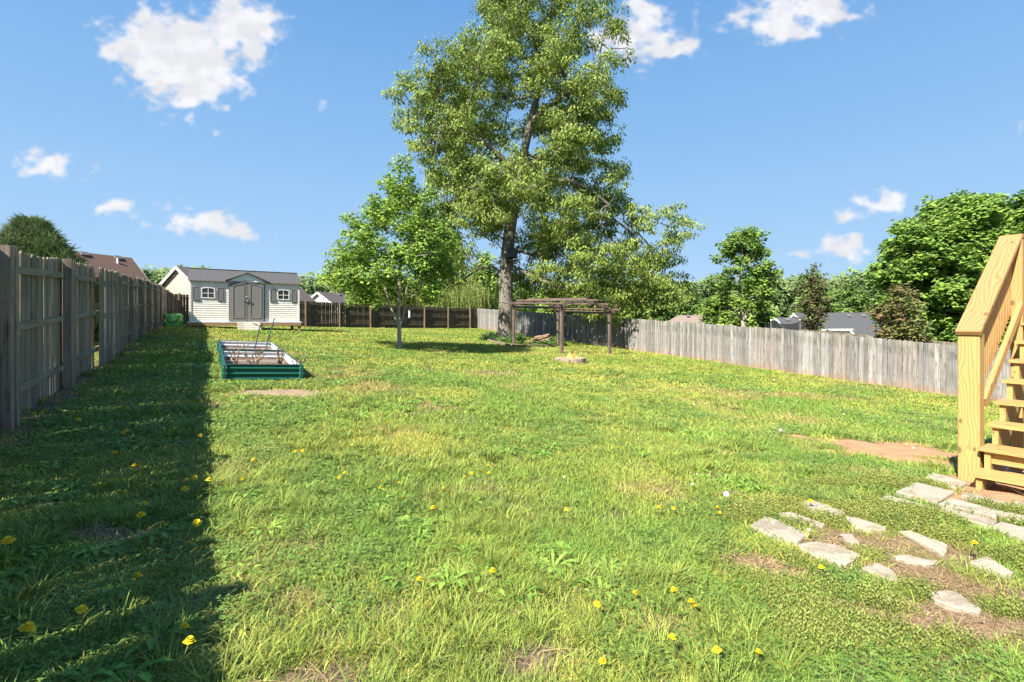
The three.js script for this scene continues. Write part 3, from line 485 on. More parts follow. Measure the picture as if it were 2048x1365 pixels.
// ------------------------------------------------------------------ fire pit and its flames
{
  const X = 2.05, Z = 17.6, y = ground(X, Z), g = thing('fire_pit', X, y, Z, 0, 'low round fire pit of tan stone blocks in the lawn', 'fire pit');
  const r = rng(8);
  for (let k = 0; k < 9; k++) {
    const a0 = (k + 0.06) / 9 * 6.283 + 0.38, a1 = (k + 0.94) / 9 * 6.283 + 0.38, ri = 0.36, ro = 0.55, pts = [];
    for (let q = 0; q <= 3; q++) { const a = lerp(a0, a1, q / 3); pts.push([Math.cos(a) * (ro + 0.012 * r()), Math.sin(a) * (ro + 0.012 * r())]); } for (let q = 3; q >= 0; q--) { const a = lerp(a0, a1, q / 3); pts.push([Math.cos(a) * ri, Math.sin(a) * ri]); }
    const m = mesh('stone_block', extrude(pts, 0.15 + 0.012 * r(), 0.014), M.pitStone, g); m.rotation.x = -Math.PI / 2; m.position.y = -0.03;
  }
  const ash = new THREE.CircleGeometry(0.37, 24); ash.rotateX(-Math.PI / 2); put('ash', ash, M.soil, g, 0, 0.035, 0);
  const f = thing('flame', X + 0.03, y + 0.04, Z, 0, 'small orange and yellow flames rising from the stone fire pit', 'flame');
  const fm = new THREE.MeshStandardMaterial({ color: 0x000000, emissive: rgb(1, 0.5, 0.1), emissiveIntensity: 0.42, roughness: 1, transparent: true, opacity: 0.6, side: THREE.DoubleSide }), fy = new THREE.MeshStandardMaterial({ color: 0x000000, emissive: rgb(1, 0.75, 0.3), emissiveIntensity: 0.5, roughness: 1, transparent: true, opacity: 0.7, side: THREE.DoubleSide });
  for (const [dx, dz, h, w, m] of [[-0.2, 0, 0.2, 0.05, fm], [-0.1, 0.05, 0.34, 0.07, fy], [0, -0.03, 0.26, 0.06, fy], [0.1, 0.02, 0.36, 0.065, fm], [0.2, 0, 0.22, 0.05, fy], [-0.28, 0.03, 0.13, 0.04, fm]]) {
    const lg = new THREE.LatheGeometry([[0.002, 0], [w * 0.9, 0.1 * h], [w, 0.25 * h], [w * 0.6, 0.55 * h], [w * 0.25, 0.82 * h], [0.001, h]].map(p => new THREE.Vector2(...p)), 8), p = lg.attributes.position;
    for (let i = 0; i < p.count; i++) { const t = p.getY(i) / h; p.setX(i, p.getX(i) + 0.05 * Math.sin(t * 5 + dx * 30) * t); p.setZ(i, p.getZ(i) * 0.7); } lg.computeVertexNormals();
    put('tongue', lg, m, f, dx, 0, dz);
  }
  const pl = new THREE.PointLight(rgb(1, 0.55, 0.2), 0.35, 6, 2); pl.position.copy(V(X, y + 0.3, Z)); pl.castShadow = true; pl.shadow.radius = 8; scene.add(pl);
}

// ------------------------------------------------------------------ new pine stairs at the right
{
  const X0 = 3.84, Z0 = 4.2, th = 34 * Math.PI / 180, y0 = ground(4.0, 4.3), g = thing('deck_stairs', X0, y0, Z0, th, 'new yellow pine stairs with newel post and sloping handrail', 'stairs');
  const Y = y => y - y0, run = 0.235, rise = 0.18, t1 = 0.20, wide = 1.25, nT = 10;
  for (let k = 0; k < nT; k++) put('tread', boxC(0.285, 0.027, wide, 0.004, (k * 0.37) % 1), k % 2 ? M.pine : M.pineGreen, g, run * k + 0.14, Y(t1 + rise * k) - 0.0135, wide / 2);
  for (let k = 0; k < nT; k++) for (const x of [0.06, 0.21]) for (const z of [0.055, 0.62]) put('screw', boltGeo, M.steel, g, run * k + x, Y(t1 + rise * k) + 0.0015, z);
  const saw = []; const low = -0.03;
  saw.push([0.03, low]); for (let k = 0; k < nT; k++) { saw.push([0.03 + run * k, Y(t1 + rise * k) - 0.0275]); saw.push([0.03 + run * (k + 1), Y(t1 + rise * k) - 0.0275]); }
  const ex = 0.03 + run * nT, ey = Y(t1 + rise * (nT - 1)) - 0.0275; saw.push([ex, ey - 0.24], [0.42, low]);
  for (const z of [0.035, 0.6, 1.17]) { const m = mesh('stringer', extrude(saw, 0.04), M.pineGreen, g); m.position.z = z; }
  put('cross_board', boxC(0.03, 0.09, wide - 0.1), M.pine, g, run + 0.075, Y(t1 + rise) - 0.085, wide / 2);
  // newel post
  put('newel_post', box(0.142, Y(1.365) + 0.1, 0.15, 0.006, 0.13), M.pineGreen, g, 0.372, (Y(1.365) - 0.1) / 2, -0.077);
  const ms = 0.70, capY = x => Y(1.385) + ms * (x - 0.3);
  // sloping cap, upper post, level cap
  { const x0 = 0.275, x1 = 1.69, a = Math.atan(ms), l = (x1 - x0) / Math.cos(a), m = put('handrail_cap', box(l, 0.038, 0.175, 0.004, 0.4), M.cedarCap, g, (x0 + x1) / 2, capY((x0 + x1) / 2) + 0.0, -0.075, 0, 0, a); }
  put('upper_post', box(0.09, capY(1.66) + 0.1, 0.09, 0.004), M.pine, g, 1.7, (capY(1.66) - 0.14) / 2, -0.03);
  put('level_cap', box(1.3, 0.038, 0.17, 0.004), M.cedarCap, g, 2.345, capY(1.69) + 0.0, -0.075);
  bar('top_rail', [0.44, capY(0.44) - 0.075, -0.045], [1.66, capY(1.66) - 0.075, -0.045], 0.036, 0.085, M.pineB, g);
  const lowY = x => Y(0.76) + ms * (x - 0.44);
  bar('lower_rail', [0.43, lowY(0.43), -0.004], [1.7, lowY(1.7), -0.004], 0.04, 0.088, M.pineB, g, 0.3);
  for (let k = 0; k < 21; k++) { const x = 0.48 + k * 0.0565, a = lowY(x) - 0.05, b = capY(x) - 0.045; put('baluster', box(0.036, b - a, 0.036, 0.003, k * 0.13), k % 3 ? M.pineB : M.pine, g, x, (a + b) / 2, -0.083); }
  for (let k = 0; k < 7; k++) put('baluster', boxC(0.036, 0.86, 0.036, 0.003), M.pineB, g, 1.85 + k * 0.118, capY(1.69) - 0.46, -0.083);
  put('upper_post', box(0.09, capY(1.66) + 0.1, 0.09, 0.004), M.pine, g, 2.95, (capY(1.66) - 0.14) / 2, -0.03);
  bar('level_rail', [1.74, capY(1.69) - 0.88, -0.045], [2.92, capY(1.69) - 0.88, -0.045], 0.036, 0.085, M.pineB, g);
  // landing at the head of the flight
  for (let k = 0; k < 5; k++) put('landing_board', boxC(0.138, 0.027, wide + 0.3, 0.004, k * 0.2), M.pine, g, run * nT + 0.12 + k * 0.145, Y(t1 + rise * nT) - 0.014, wide / 2);
  for (const z of [0, wide]) { put('landing_post', box(0.09, Y(t1 + rise * nT) - 0.02, 0.09), M.pine, g, run * nT + 0.72, (Y(t1 + rise * nT) - 0.05) / 2, z + 0.05); }
  put('landing_beam', boxC(0.04, 0.18, wide + 0.2), M.pine, g, run * nT + 0.06, Y(t1 + rise * nT) - 0.12, wide / 2);
}

// ------------------------------------------------------------------ trees
// leaves: a sprig is a handful of folded leaves around a twig end; crowns are many sprigs
function sprig({ n, R, l, w, droop, seed, flat = 0.6, fold = 0.35 }) {
  const r = rng(seed), s = new Soup();
  for (let k = 0; k < n; k++) {
    const a = r() * 6.283, q = R * Math.sqrt(r()), b = [Math.cos(a) * q, (r() - 0.5) * 2 * R * flat, Math.sin(a) * q], e = a + (r() - 0.5) * 2;
    let d = new THREE.Vector3(Math.cos(e) * (1 - droop), -droop + (r() - 0.5) * 0.5, Math.sin(e) * (1 - droop)).normalize();
    const side = new THREE.Vector3(-d.z + (r() - 0.5) * 0.8, (r() - 0.5) * 0.8, d.x + (r() - 0.5) * 0.8).cross(d).cross(d).normalize(), up = side.clone().cross(d), ll = l * (0.7 + 0.6 * r()), ww = w * (0.7 + 0.6 * r()) / 2, t = 0.75 + 0.5 * r();
    const c = [t, t, t], m = [b[0] + d.x * ll * 0.45, b[1] + d.y * ll * 0.45, b[2] + d.z * ll * 0.45];
    const i0 = s.v(...b, c), i1 = s.v(m[0] + side.x * ww + up.x * ww * fold, m[1] + side.y * ww + up.y * ww * fold, m[2] + side.z * ww + up.z * ww * fold, c), i2 = s.v(b[0] + d.x * ll, b[1] + d.y * ll, b[2] + d.z * ll, c), i3 = s.v(m[0] - side.x * ww + up.x * ww * fold, m[1] - side.y * ww + up.y * ww * fold, m[2] - side.z * ww + up.z * ww * fold, c);
    s.tri(i0, i1, i2); s.tri(i0, i2, i3);
  }
  return s.geo();
}
function colonise(seeds, pts, { step, kill, reach = 9, seed = 1, lift = 0.0, most = 6000 }) {
  const r = rng(seed), P = [], parent = [], kids = [];
  for (const chain of seeds) { let prev = chain.from ?? -1; for (const q of chain.pts) { P.push(new THREE.Vector3(...q)); parent.push(prev); kids.push([]); if (prev >= 0) kids[prev].push(P.length - 1); prev = P.length - 1; } }
  const near = pts.map(a => { let b = 0, d = 1e9; P.forEach((p, i) => { const e = p.distanceToSquared(a); if (e < d) { d = e; b = i; } }); return [b, d]; }), alive = pts.map(() => true);
  for (let it = 0; it < 240 && P.length < most; it++) {
    const pull = new Map();
    pts.forEach((a, i) => { if (!alive[i] || near[i][1] > reach * reach) return; const [b] = near[i], v = pull.get(b) ?? new THREE.Vector3(); const d = a.clone().sub(P[b]).normalize(); v.add(d); pull.set(b, v); });
    if (!pull.size) break;
    const fresh = [];
    for (const [b, v] of pull) {
      v.normalize().add(new THREE.Vector3((r() - 0.5) * 0.5, (r() - 0.5) * 0.5 + lift, (r() - 0.5) * 0.5)).normalize();
      const q = P[b].clone().addScaledVector(v, step * (0.8 + 0.4 * r()));
      if (kids[b].length >= 4 || kids[b].some(k => P[k].distanceToSquared(q) < step * step * 0.12)) continue;
      P.push(q); parent.push(b); kids.push([]); kids[b].push(P.length - 1); fresh.push(P.length - 1);
    }
    if (!fresh.length) break;
    pts.forEach((a, i) => { if (!alive[i]) return; for (const f of fresh) { const e = P[f].distanceToSquared(a); if (e < near[i][1]) near[i] = [f, e]; } if (near[i][1] < kill * kill) alive[i] = false; });
  }
  return { P, parent, kids };
}
function woodGeo({ P, parent, kids }, R, r0, flare, hide) {
  const n = P.length, cnt = new Float32Array(n).fill(0);
  for (let i = n - 1; i >= 0; i--) { if (!kids[i].length) cnt[i] = 1; if (parent[i] >= 0) cnt[parent[i]] += cnt[i]; }
  const pw = Math.log(R / r0) / Math.log(Math.max(2, cnt[0])), rad = i => r0 * cnt[i] ** pw;
  const pos = [], uvs = [], idx = [], thin = [];
  const chain = (start, from) => {
    const line = from >= 0 ? [from, start] : [start]; let c = start;
    while (kids[c].length) { const k = kids[c].reduce((a, b) => cnt[b] > cnt[a] ? b : a); for (const o of kids[c]) if (o !== k) todo.push([o, c]); line.push(k); c = k; }
    if (line.length < 2) return;
    const rr = rad(start), sides = rr > 0.2 ? 12 : rr > 0.06 ? 7 : rr > 0.025 ? 5 : 3, base = pos.length / 3;
    let ref = new THREE.Vector3(1, 0, 0.3).normalize(), v = 0;
    line.forEach((id, k) => {
      const p = P[id], t = P[line[Math.min(k + 1, line.length - 1)]].clone().sub(P[line[Math.max(0, k - 1)]]).normalize();
      const a = ref.clone().addScaledVector(t, -ref.dot(t)).normalize(), b = new THREE.Vector3().crossVectors(t, a); ref = a;
      let q = k === 0 && from >= 0 ? Math.min(rad(start) * 1.15, rad(from)) : rad(id); if (k === line.length - 1) q *= 0.5;
      if (from < 0) q *= flare(p.y);
      if (k) v += p.distanceTo(P[line[k - 1]]);
      for (let s = 0; s <= sides; s++) { const an = s / sides * 6.2832, w = 1 + (rr > 0.2 ? 0.06 * Math.sin(an * 3 + p.y) + 0.05 * Math.sin(an * 5 + p.y * 2) : 0); pos.push(p.x + (a.x * Math.cos(an) + b.x * Math.sin(an)) * q * w, p.y + (a.y * Math.cos(an) + b.y * Math.sin(an)) * q * w, p.z + (a.z * Math.cos(an) + b.z * Math.sin(an)) * q * w); uvs.push(s / sides * Math.max(1, Math.round(rr * 6)), v / 1.6); }
      if (k) for (let s = 0; s < sides; s++) { const A = base + (k - 1) * (sides + 1) + s, B = A + sides + 1; idx.push(A, A + 1, B, A + 1, B + 1, B); }
    });
  };
  const todo = [[0, -1]]; const out = {};
  const finish = () => { const g = new THREE.BufferGeometry(); g.setAttribute('position', new THREE.Float32BufferAttribute(pos.splice(0), 3)); g.setAttribute('uv', new THREE.Float32BufferAttribute(uvs.splice(0), 2)); g.setIndex(idx.splice(0)); g.computeVertexNormals(); return g; };
  { const [a, b] = todo.pop(); chain(a, b); } out.trunk = finish();
  while (todo.length) { const [a, b] = todo.pop(); chain(a, b); } out.branches = pos.length ? finish() : null;
  return out;
}
function crown(parent, geos, mat, spots, colours, seed, { size = [0.8, 1.3], tilt = 0.35, name = 'crown' } = {}) {
  const r = rng(seed), per = geos.map(() => []);
  for (const p of spots) per[Math.floor(r() * geos.length)].push(p);
  geos.forEach((geo, k) => {
    const list = per[k]; if (!list.length) return;
    const im = new THREE.InstancedMesh(geo, mat, list.length), m = new THREE.Matrix4(), q = new THREE.Quaternion(), e = new THREE.Euler(), c = new THREE.Color();
    list.forEach((p, i) => {
      e.set((r() - 0.5) * 2 * tilt, r() * 6.283, (r() - 0.5) * 2 * tilt, 'YXZ'); const s = lerp(size[0], size[1], r());
      m.compose(p, q.setFromEuler(e), new THREE.Vector3(s, s, s)); im.setMatrixAt(i, m);
      const t = r() ** 1.2, [a, b] = colours, v = 0.85 + 0.3 * r(); im.setColorAt(i, c.setRGB(lerp(a[0], b[0], t) * v, lerp(a[1], b[1], t) * v, lerp(a[2], b[2], t) * v));
    });
    im.name = name; im.castShadow = im.receiveShadow = true; im.userData.kind = 'stuff'; parent.add(im);
  });
}
function inBall(r) { let x, y, z; do { x = r() * 2 - 1; y = r() * 2 - 1; z = r() * 2 - 1; } while (x * x + y * y + z * z > 1); return [x, y, z]; }
// clumps: [x right, height, z toward the camera, radius]
function broadleaf({ name, label, group, X, Z, y, seeds, clumps, per, bark, R, r0 = 0.012, step, kill, geos, mat, colours, seed, flare = () => 1, more = 1, size, tilt, lift, squash = 0.75 }) {
  const r = rng(seed), g = thing(name, X, y ?? ground(X, Z) - 0.03, Z, 0, label, 'tree', group), pts = [], leaves = [];
  for (const [cx, cy, cz, cr] of clumps) {
    const n = Math.max(4, Math.round(per * cr * cr));
    for (let k = 0; k < n; k++) { const b = inBall(r), p = new THREE.Vector3(cx + b[0] * cr, cy + b[1] * cr * squash, cz + b[2] * cr); if (k % 3 === 0) pts.push(p); leaves.push(p); for (let q = 1; q < more; q++) { const e = inBall(r); leaves.push(new THREE.Vector3(p.x + e[0] * cr * 0.3, p.y + e[1] * cr * 0.22, p.z + e[2] * cr * 0.3)); } }
  }
  const sk = colonise(seeds, pts, { step, kill, seed: seed + 1, lift }), w = woodGeo(sk, R, r0, flare);
  mesh('trunk', w.trunk, bark, g); if (w.branches) mesh('branches', w.branches, bark, g);
  crown(g, geos, mat, leaves, colours, seed + 2, { size, tilt });
  return g;
}
function profileClumps(prof, n, seed, { rmin = 0.8, rmax = 1.5, depth = 0.85, inner = 0.15, floor = () => -99, bias = 1, pack = 0.48, lean = () => 0 } = {}) {
  const r = rng(seed), out = [], fl = knots(prof.map(p => [p[0], p[1]])), fr = knots(prof.map(p => [p[0], p[2]])), h0 = prof[0][0], h1 = prof[prof.length - 1][0];
  let guard = 0; const widest = Math.max(...prof.map(p => p[1] + p[2])) * 0.9;
  while (out.length < n && guard++ < n * 150) {
    const h = lerp(h0, h1, r() ** bias), a = r() * 6.283, c = Math.cos(a), s = Math.sin(a), rad = lerp(rmin, rmax, r());
    const ex = Math.max(0.05, (c > 0 ? fr(h) : fl(h)) - rad * 0.55), ez = Math.max(0.05, (fl(h) + fr(h)) / 2 * depth - rad * 0.5), q = Math.sqrt(lerp(inner, 1, r()));
    const x = c * ex * q, z = s * ez * q;
    if (h < floor(x, z) || r() > (fl(h) + fr(h)) / widest) continue;
    if (out.some(o => Math.hypot(o[0] - x, (o[1] - h) * 1.25, o[2] - z) < (o[3] + rad) * pack)) continue;
    out.push([x + lean(h) * 0, h, z, rad]);
  }
  return out;
}
const LM = { oak: leafy(0xffffff, 0.38, { vertexColors: true }), maple: leafy(0xffffff, 0.4, { vertexColors: true }), far: leafy(0xffffff, 0.3, { vertexColors: true }) };
const oakSprigs = [1, 2, 3, 4].map(k => sprig({ n: 20, R: 0.36, l: 0.16 + 0.02 * k, w: 0.07 + 0.006 * k, droop: 0.42 + 0.04 * k, seed: 100 + k, flat: 0.42 }));
const mapleSprigs = [1, 2, 3].map(k => sprig({ n: 13, R: 0.16, l: 0.075 + 0.012 * k, w: 0.06 + 0.01 * k, droop: 0.36, seed: 200 + k, flat: 0.6 }));
const bigMapleSprigs = [1, 2, 3].map(k => sprig({ n: 16, R: 0.22, l: 0.16, w: 0.14, droop: 0.3, seed: 300 + k, flat: 0.6 }));
const farSprigs = [1, 2].map(k => sprig({ n: 16, R: 0.55, l: 0.42, w: 0.3, droop: 0.3, seed: 400 + k, flat: 0.7 }));

// the tall shade tree
{
  const prof = [[1.7, 0.3, 9.4], [2.6, 3.0, 10.0], [3.6, 4.2, 10.3], [5.3, 4.6, 9.6], [6.8, 4.8, 9.3], [8.5, 5.0, 7.9], [9.4, 5.2, 7.3], [11.2, 5.7, 7.7], [12.0, 6.6, 8.0], [14.5, 6.7, 7.8], [16.0, 4.7, 7.8], [17.2, 3.1, 7.2], [18.3, 2.2, 7.3], [20, 1.5, 7.6], [21.3, 0.4, 5.6]];
  const clumps = profileClumps(prof, 390, 31, { pack: 0.45, rmin: 0.5, rmax: 1.15, depth: 0.8, inner: 0.06, bias: 0.95, floor: (x, z) => { const q = Math.hypot(x, z); if (z > 0 && Math.abs(x - 0.2) < 1.7) return 6.3; return x > 0.4 ? (q < 2.0 ? 6.4 : q < 3.6 ? 3.6 : lerp(2.8, 1.5, smooth(3.4, 6, q))) : (x > -2.6 ? 6.8 : 3.4); } });
  const rx = rng(39), low = []; for (let k = 0; k < 46; k++) { const x = 2.6 + 7.2 * rx(), h = lerp(2.0, 7.4, rx()), z = (rx() - 0.5) * 7; if (h > 2.2 + 0.0 * x && h < 8.2 - 0.25 * x + 1.2) low.push([x, h, z, 0.5 + 0.45 * rx()]); }
  const kept = [...clumps, ...low, [9.9, 3.5, 0.2, 0.8], [9.2, 2.3, 0.6, 0.75], [8.6, 4.6, -0.4, 0.9], [9.6, 4.9, 0.8, 0.7], [7.4, 1.9, 1.0, 0.8], [6.2, 2.6, 1.6, 0.85], [5.0, 1.9, 1.2, 0.7], [8.2, 3.2, 1.8, 0.8], [6.8, 3.9, 2.4, 0.85], [4.4, 3.3, 2.2, 0.8], [10.2, 2.6, -0.6, 0.7], [3.4, 2.6, 1.4, 0.6]].filter(([x, h, z]) => !(h > 16.6 && x < -2.9) && !(x > -1.2 && x < 2.2 && z > 0.6 && h > 10.5 && h < 13.8) && !(h > 17.2 && h < 19 && x < 0.3 && x > -1.8 && z > -1.5));
  const seeds = [{ pts: [[0, -0.2, 0], [0, 0.6, 0], [0.02, 1.5, 0], [0.05, 2.6, 0], [0.08, 3.8, 0], [0.12, 5.0, 0], [0.25, 6.4, -0.1], [0.5, 8, -0.1], [0.8, 9.6, 0], [1.15, 11.2, 0.1], [1.5, 12.8, 0.1], [1.9, 14.4, 0], [2.3, 15.8, -0.1]] },
    { from: 4, pts: [[-0.7, 4.35, 0.2], [-1.5, 4.2, 0.35], [-2.3, 3.6, 0.5], [-3.0, 3.1, 0.7], [-3.8, 3.0, 0.8]] }, { from: 4, pts: [[0.75, 4.2, 0.3], [1.6, 3.7, 0.6], [2.7, 3.2, 0.9], [4.0, 2.8, 1.1]] }, { from: 5, pts: [[0.9, 5.3, -0.3], [1.6, 5.1, -0.5], [2.6, 5.4, -0.7]] },
    { from: 7, pts: [[1.4, 8.6, 0.9], [2.4, 9.0, 1.4], [3.6, 8.9, 1.8], [4.8, 8.2, 2.2], [5.6, 7.4, 2.4]] }, { from: 8, pts: [[0.1, 10.2, 0.6], [-0.9, 11.1, 1.0], [-2.1, 11.7, 1.2], [-3.4, 12.0, 1.3]] }, { from: 10, pts: [[2.3, 13.3, 0.7], [3.4, 14.0, 1.0], [4.6, 14.6, 1.0]] }];
  broadleaf({ name: 'shade_tree', label: 'tall shade tree with hanging leaves and thick grey trunk behind the pergola', X: -0.41, Z: 29.3, seeds, clumps: kept, per: 17, more: 2, bark: M.barkOak, R: 0.4, r0: 0.016, step: 0.5, kill: 0.55, geos: oakSprigs, mat: LM.oak, squash: 0.75, colours: [[0.19, 0.265, 0.045], [0.33, 0.4, 0.085]], seed: 33, flare: h => 1 + 0.42 * Math.exp(-Math.max(0, h) / 0.55), size: [0.7, 1.15], tilt: 0.3, lift: 0.05 });
}
// the young maple
{
  const prof = [[1.7, 1.5, 1.2], [2.1, 2.9, 2.0], [2.7, 3.05, 2.3], [3.4, 2.6, 2.35], [4.2, 2.3, 2.1], [4.9, 1.65, 1.7], [5.6, 1.0, 1.15], [6.3, 0.4, 0.5], [6.8, 0.06, 0.12]];
  const clumps = profileClumps(prof, 170, 41, { rmin: 0.18, rmax: 0.52, depth: 0.95, inner: 0.12, floor: (x, z) => Math.hypot(x, z) < 0.8 ? 2.2 : 1.75 });
  const seeds = [{ pts: [[0, -0.1, 0], [0, 0.3, 0], [-0.01, 0.6, 0], [0, 0.85, 0], [-0.02, 1.2, 0], [-0.02, 1.7, 0.03], [0.0, 2.3, 0], [0.02, 3.0, 0]] }, { from: 3, pts: [[-0.14, 1.15, 0.05], [-0.27, 1.5, 0.08], [-0.42, 1.9, 0.1], [-0.55, 2.4, 0.12]] }, { from: 3, pts: [[0.1, 1.05, 0.02], [0.17, 1.4, -0.03], [0.2, 1.9, -0.08], [0.28, 2.5, -0.1]] }];
  broadleaf({ name: 'young_maple', label: 'young bright green maple with three pale stems in mid lawn', X: -4.05, Z: 18.0, seeds, clumps, per: 62, more: 2, bark: M.barkMaple, R: 0.075, r0: 0.007, step: 0.25, kill: 0.3, geos: mapleSprigs, mat: LM.maple, colours: [[0.14, 0.26, 0.035], [0.34, 0.46, 0.06]], seed: 43, flare: h => 1 + 0.25 * Math.exp(-Math.max(0, h) / 0.2), lift: 0.1 });
}
// the broad maple behind the right fence
{
  const prof = [[1.4, 2.8, 3.6], [2.4, 3.4, 4.3], [4.0, 3.5, 4.6], [5.6, 3.5, 4.6], [6.8, 3.1, 4.0], [7.7, 2.2, 3.0], [8.5, 0.9, 1.8]];
  const clumps = profileClumps(prof, 230, 51, { rmin: 0.42, rmax: 0.85, depth: 0.9, inner: 0.3 });
  broadleaf({ name: 'broad_maple', label: 'broad dense green maple behind the right fence and stairs', X: 20.2, Z: 22, seeds: [{ pts: [[0, -0.2, 0], [0, 0.6, 0], [0.05, 1.4, 0], [0, 2.2, 0], [0, 3.2, 0.1], [0, 4.4, 0]] }], clumps, per: 54, more: 2, bark: M.barkDark, R: 0.24, step: 0.4, kill: 0.45, geos: bigMapleSprigs, mat: LM.maple, colours: [[0.15, 0.275, 0.04], [0.3, 0.44, 0.06]], seed: 53, lift: 0.1 });
}
// the pale-stemmed open tree
{
  const prof = [[2.0, 1.9, 1.9], [3.2, 2.6, 1.9], [4.6, 2.5, 1.9], [5.6, 2.4, 1.9], [6.6, 2.1, 1.7], [7.6, 1.5, 1.4], [8.6, 0.7, 0.6]];
  const clumps = profileClumps(prof, 80, 61, { rmin: 0.3, rmax: 0.55, depth: 0.9, inner: 0.2, floor: (x, z) => Math.hypot(x, z) < 0.9 ? 5.4 : Math.abs(x) < 1.2 ? 3.6 : 0 });
  broadleaf({ name: 'pale_stem_tree', label: 'open green tree with pale forked stem behind the right fence', X: 14.9, Z: 32, seeds: [{ pts: [[0, -0.2, 0], [-0.02, 0.8, 0], [0, 1.8, 0], [-0.1, 2.6, 0], [-0.22, 3.6, 0], [-0.3, 4.6, 0], [-0.35, 5.6, 0]] }, { from: 3, pts: [[0.2, 3.2, 0.1], [0.5, 3.9, 0.1], [0.9, 4.7, 0.1]] }, { from: 3, pts: [[-0.6, 3.1, 0.1], [-1.1, 3.6, 0.1]] }], clumps, per: 36, more: 2, bark: M.barkPale, R: 0.17, r0: 0.02, step: 0.4, kill: 0.4, geos: bigMapleSprigs, mat: LM.maple, colours: [[0.15, 0.27, 0.04], [0.3, 0.43, 0.065]], seed: 63 });
}
// small bronze-leaved tree and the mottled shrubby tree
{
  const s2 = [1, 2].map(k => sprig({ n: 10, R: 0.13, l: 0.12, w: 0.09, droop: 0.3, seed: 500 + k }));
  const clumps = profileClumps([[1.6, 0.35, 0.35], [2.6, 0.75, 0.7], [3.6, 0.75, 0.75], [4.3, 0.45, 0.5], [5.2, 0.12, 0.15]], 40, 71, { rmin: 0.22, rmax: 0.4, depth: 1, inner: 0.1 });
  broadleaf({ name: 'bronze_tree', label: 'slim small tree with bronze and green leaves above the fence', X: 14.6, Z: 24.2, seeds: [{ pts: [[0, -0.1, 0], [0, 0.8, 0], [0, 1.8, 0], [0, 2.8, 0], [0, 3.8, 0]] }], clumps, per: 90, more: 1, bark: M.barkDark, R: 0.07, step: 0.22, kill: 0.25, geos: s2, mat: LM.maple, colours: [[0.13, 0.07, 0.045], [0.17, 0.26, 0.05]], seed: 73 });
  const cl2 = profileClumps([[1.0, 0.6, 0.7], [1.9, 1.0, 0.9], [2.8, 0.85, 0.7], [3.5, 0.3, 0.3]], 42, 75, { rmin: 0.25, rmax: 0.45, depth: 1, inner: 0.1 });
  broadleaf({ name: 'mottled_tree', label: 'small shrubby tree with brown tinged leaves in front of the broad maple', X: 14.1, Z: 18.1, seeds: [{ pts: [[0, -0.1, 0], [0, 0.5, 0], [0.03, 1.1, 0], [0, 1.7, 0]] }], clumps: cl2, per: 90, more: 1, bark: M.barkDark, R: 0.07, step: 0.22, kill: 0.25, geos: s2, mat: LM.maple, colours: [[0.22, 0.14, 0.06], [0.2, 0.28, 0.06]], seed: 77 });
}
// trees standing farther off beyond the fences: [X, Z, height, left, right, kind, label]
const back = [[19.4, 43, 5.4, 3.2, 2.9, 1, 'bushy light green tree low behind the pale stemmed tree'], [30, 62, 7.4, 3, 3, 1, 'rounded bright green tree above the low garage roof'], [12.2, 52, 5.2, 2.4, 2.2, 1, 'low yellow green tree left of the tan roof'],
  [20, 75, 9.6, 4.5, 4.5, 0, 'dark green tree between the shade tree and the tan roof'], [27, 78, 9.2, 4, 4, 0, 'hazy green round tree behind the tan roof'], [35, 82, 8.2, 4.5, 4, 1, 'pale green tree on the skyline left of the bronze tree'], [40.5, 66, 8.6, 3.6, 3.8, 0, 'dark rounded tree behind the grey house roof'], [46, 68, 9.4, 4.2, 4.2, 0, 'full green tree rising above the grey house ridge'], [52, 70, 8.2, 4, 4, 0, 'green tree between the grey house and the broad maple'],
  [6.0, 62, 7.2, 3.6, 3.4, 1, 'bright green tree seen through the pergola'], [10.5, 60, 7.6, 3.4, 3.6, 0, 'dense green tree behind the right end of the pergola'], [14, 70, 8.5, 4, 4, 0, 'green tree behind the hanging branch of the shade tree'], [1.5, 66, 7.4, 3.4, 3.2, 0, 'green tree just right of the thick trunk'], [-3.5, 62, 9.6, 2.6, 2.6, 1, 'loose light green tree above the clipped evergreens'], [-7, 70, 6.6, 4, 4, 0, 'dark green tree behind the willows']];
back.forEach(([X, Z, h, l, rr, kind, label], k) => {
  const clumps = profileClumps([[0.9, l * 0.7, rr * 0.7], [h * 0.35, l, rr], [h * 0.65, l * 0.85, rr * 0.85], [h * 0.88, l * 0.45, rr * 0.45], [h - 0.3, 0.3, 0.3]], 60, 800 + k, { rmin: 0.7, rmax: 1.25, depth: 0.9, inner: 0.3 });
  broadleaf({ name: 'background_tree', label, group: 'trees beyond the fences', X, Z, seeds: [{ pts: [[0, -0.3, 0], [0, h * 0.15, 0], [0.1, h * 0.3, 0], [0, h * 0.5, 0]] }], clumps, per: 8, more: 2, bark: M.barkDark, R: 0.16, r0: 0.02, step: 0.8, kill: 0.8, geos: farSprigs, mat: LM.far, colours: kind ? [[0.2, 0.31, 0.055], [0.34, 0.45, 0.085]] : [[0.12, 0.215, 0.045], [0.24, 0.34, 0.065]], seed: 820 + k, size: [0.6, 1.1] });
});
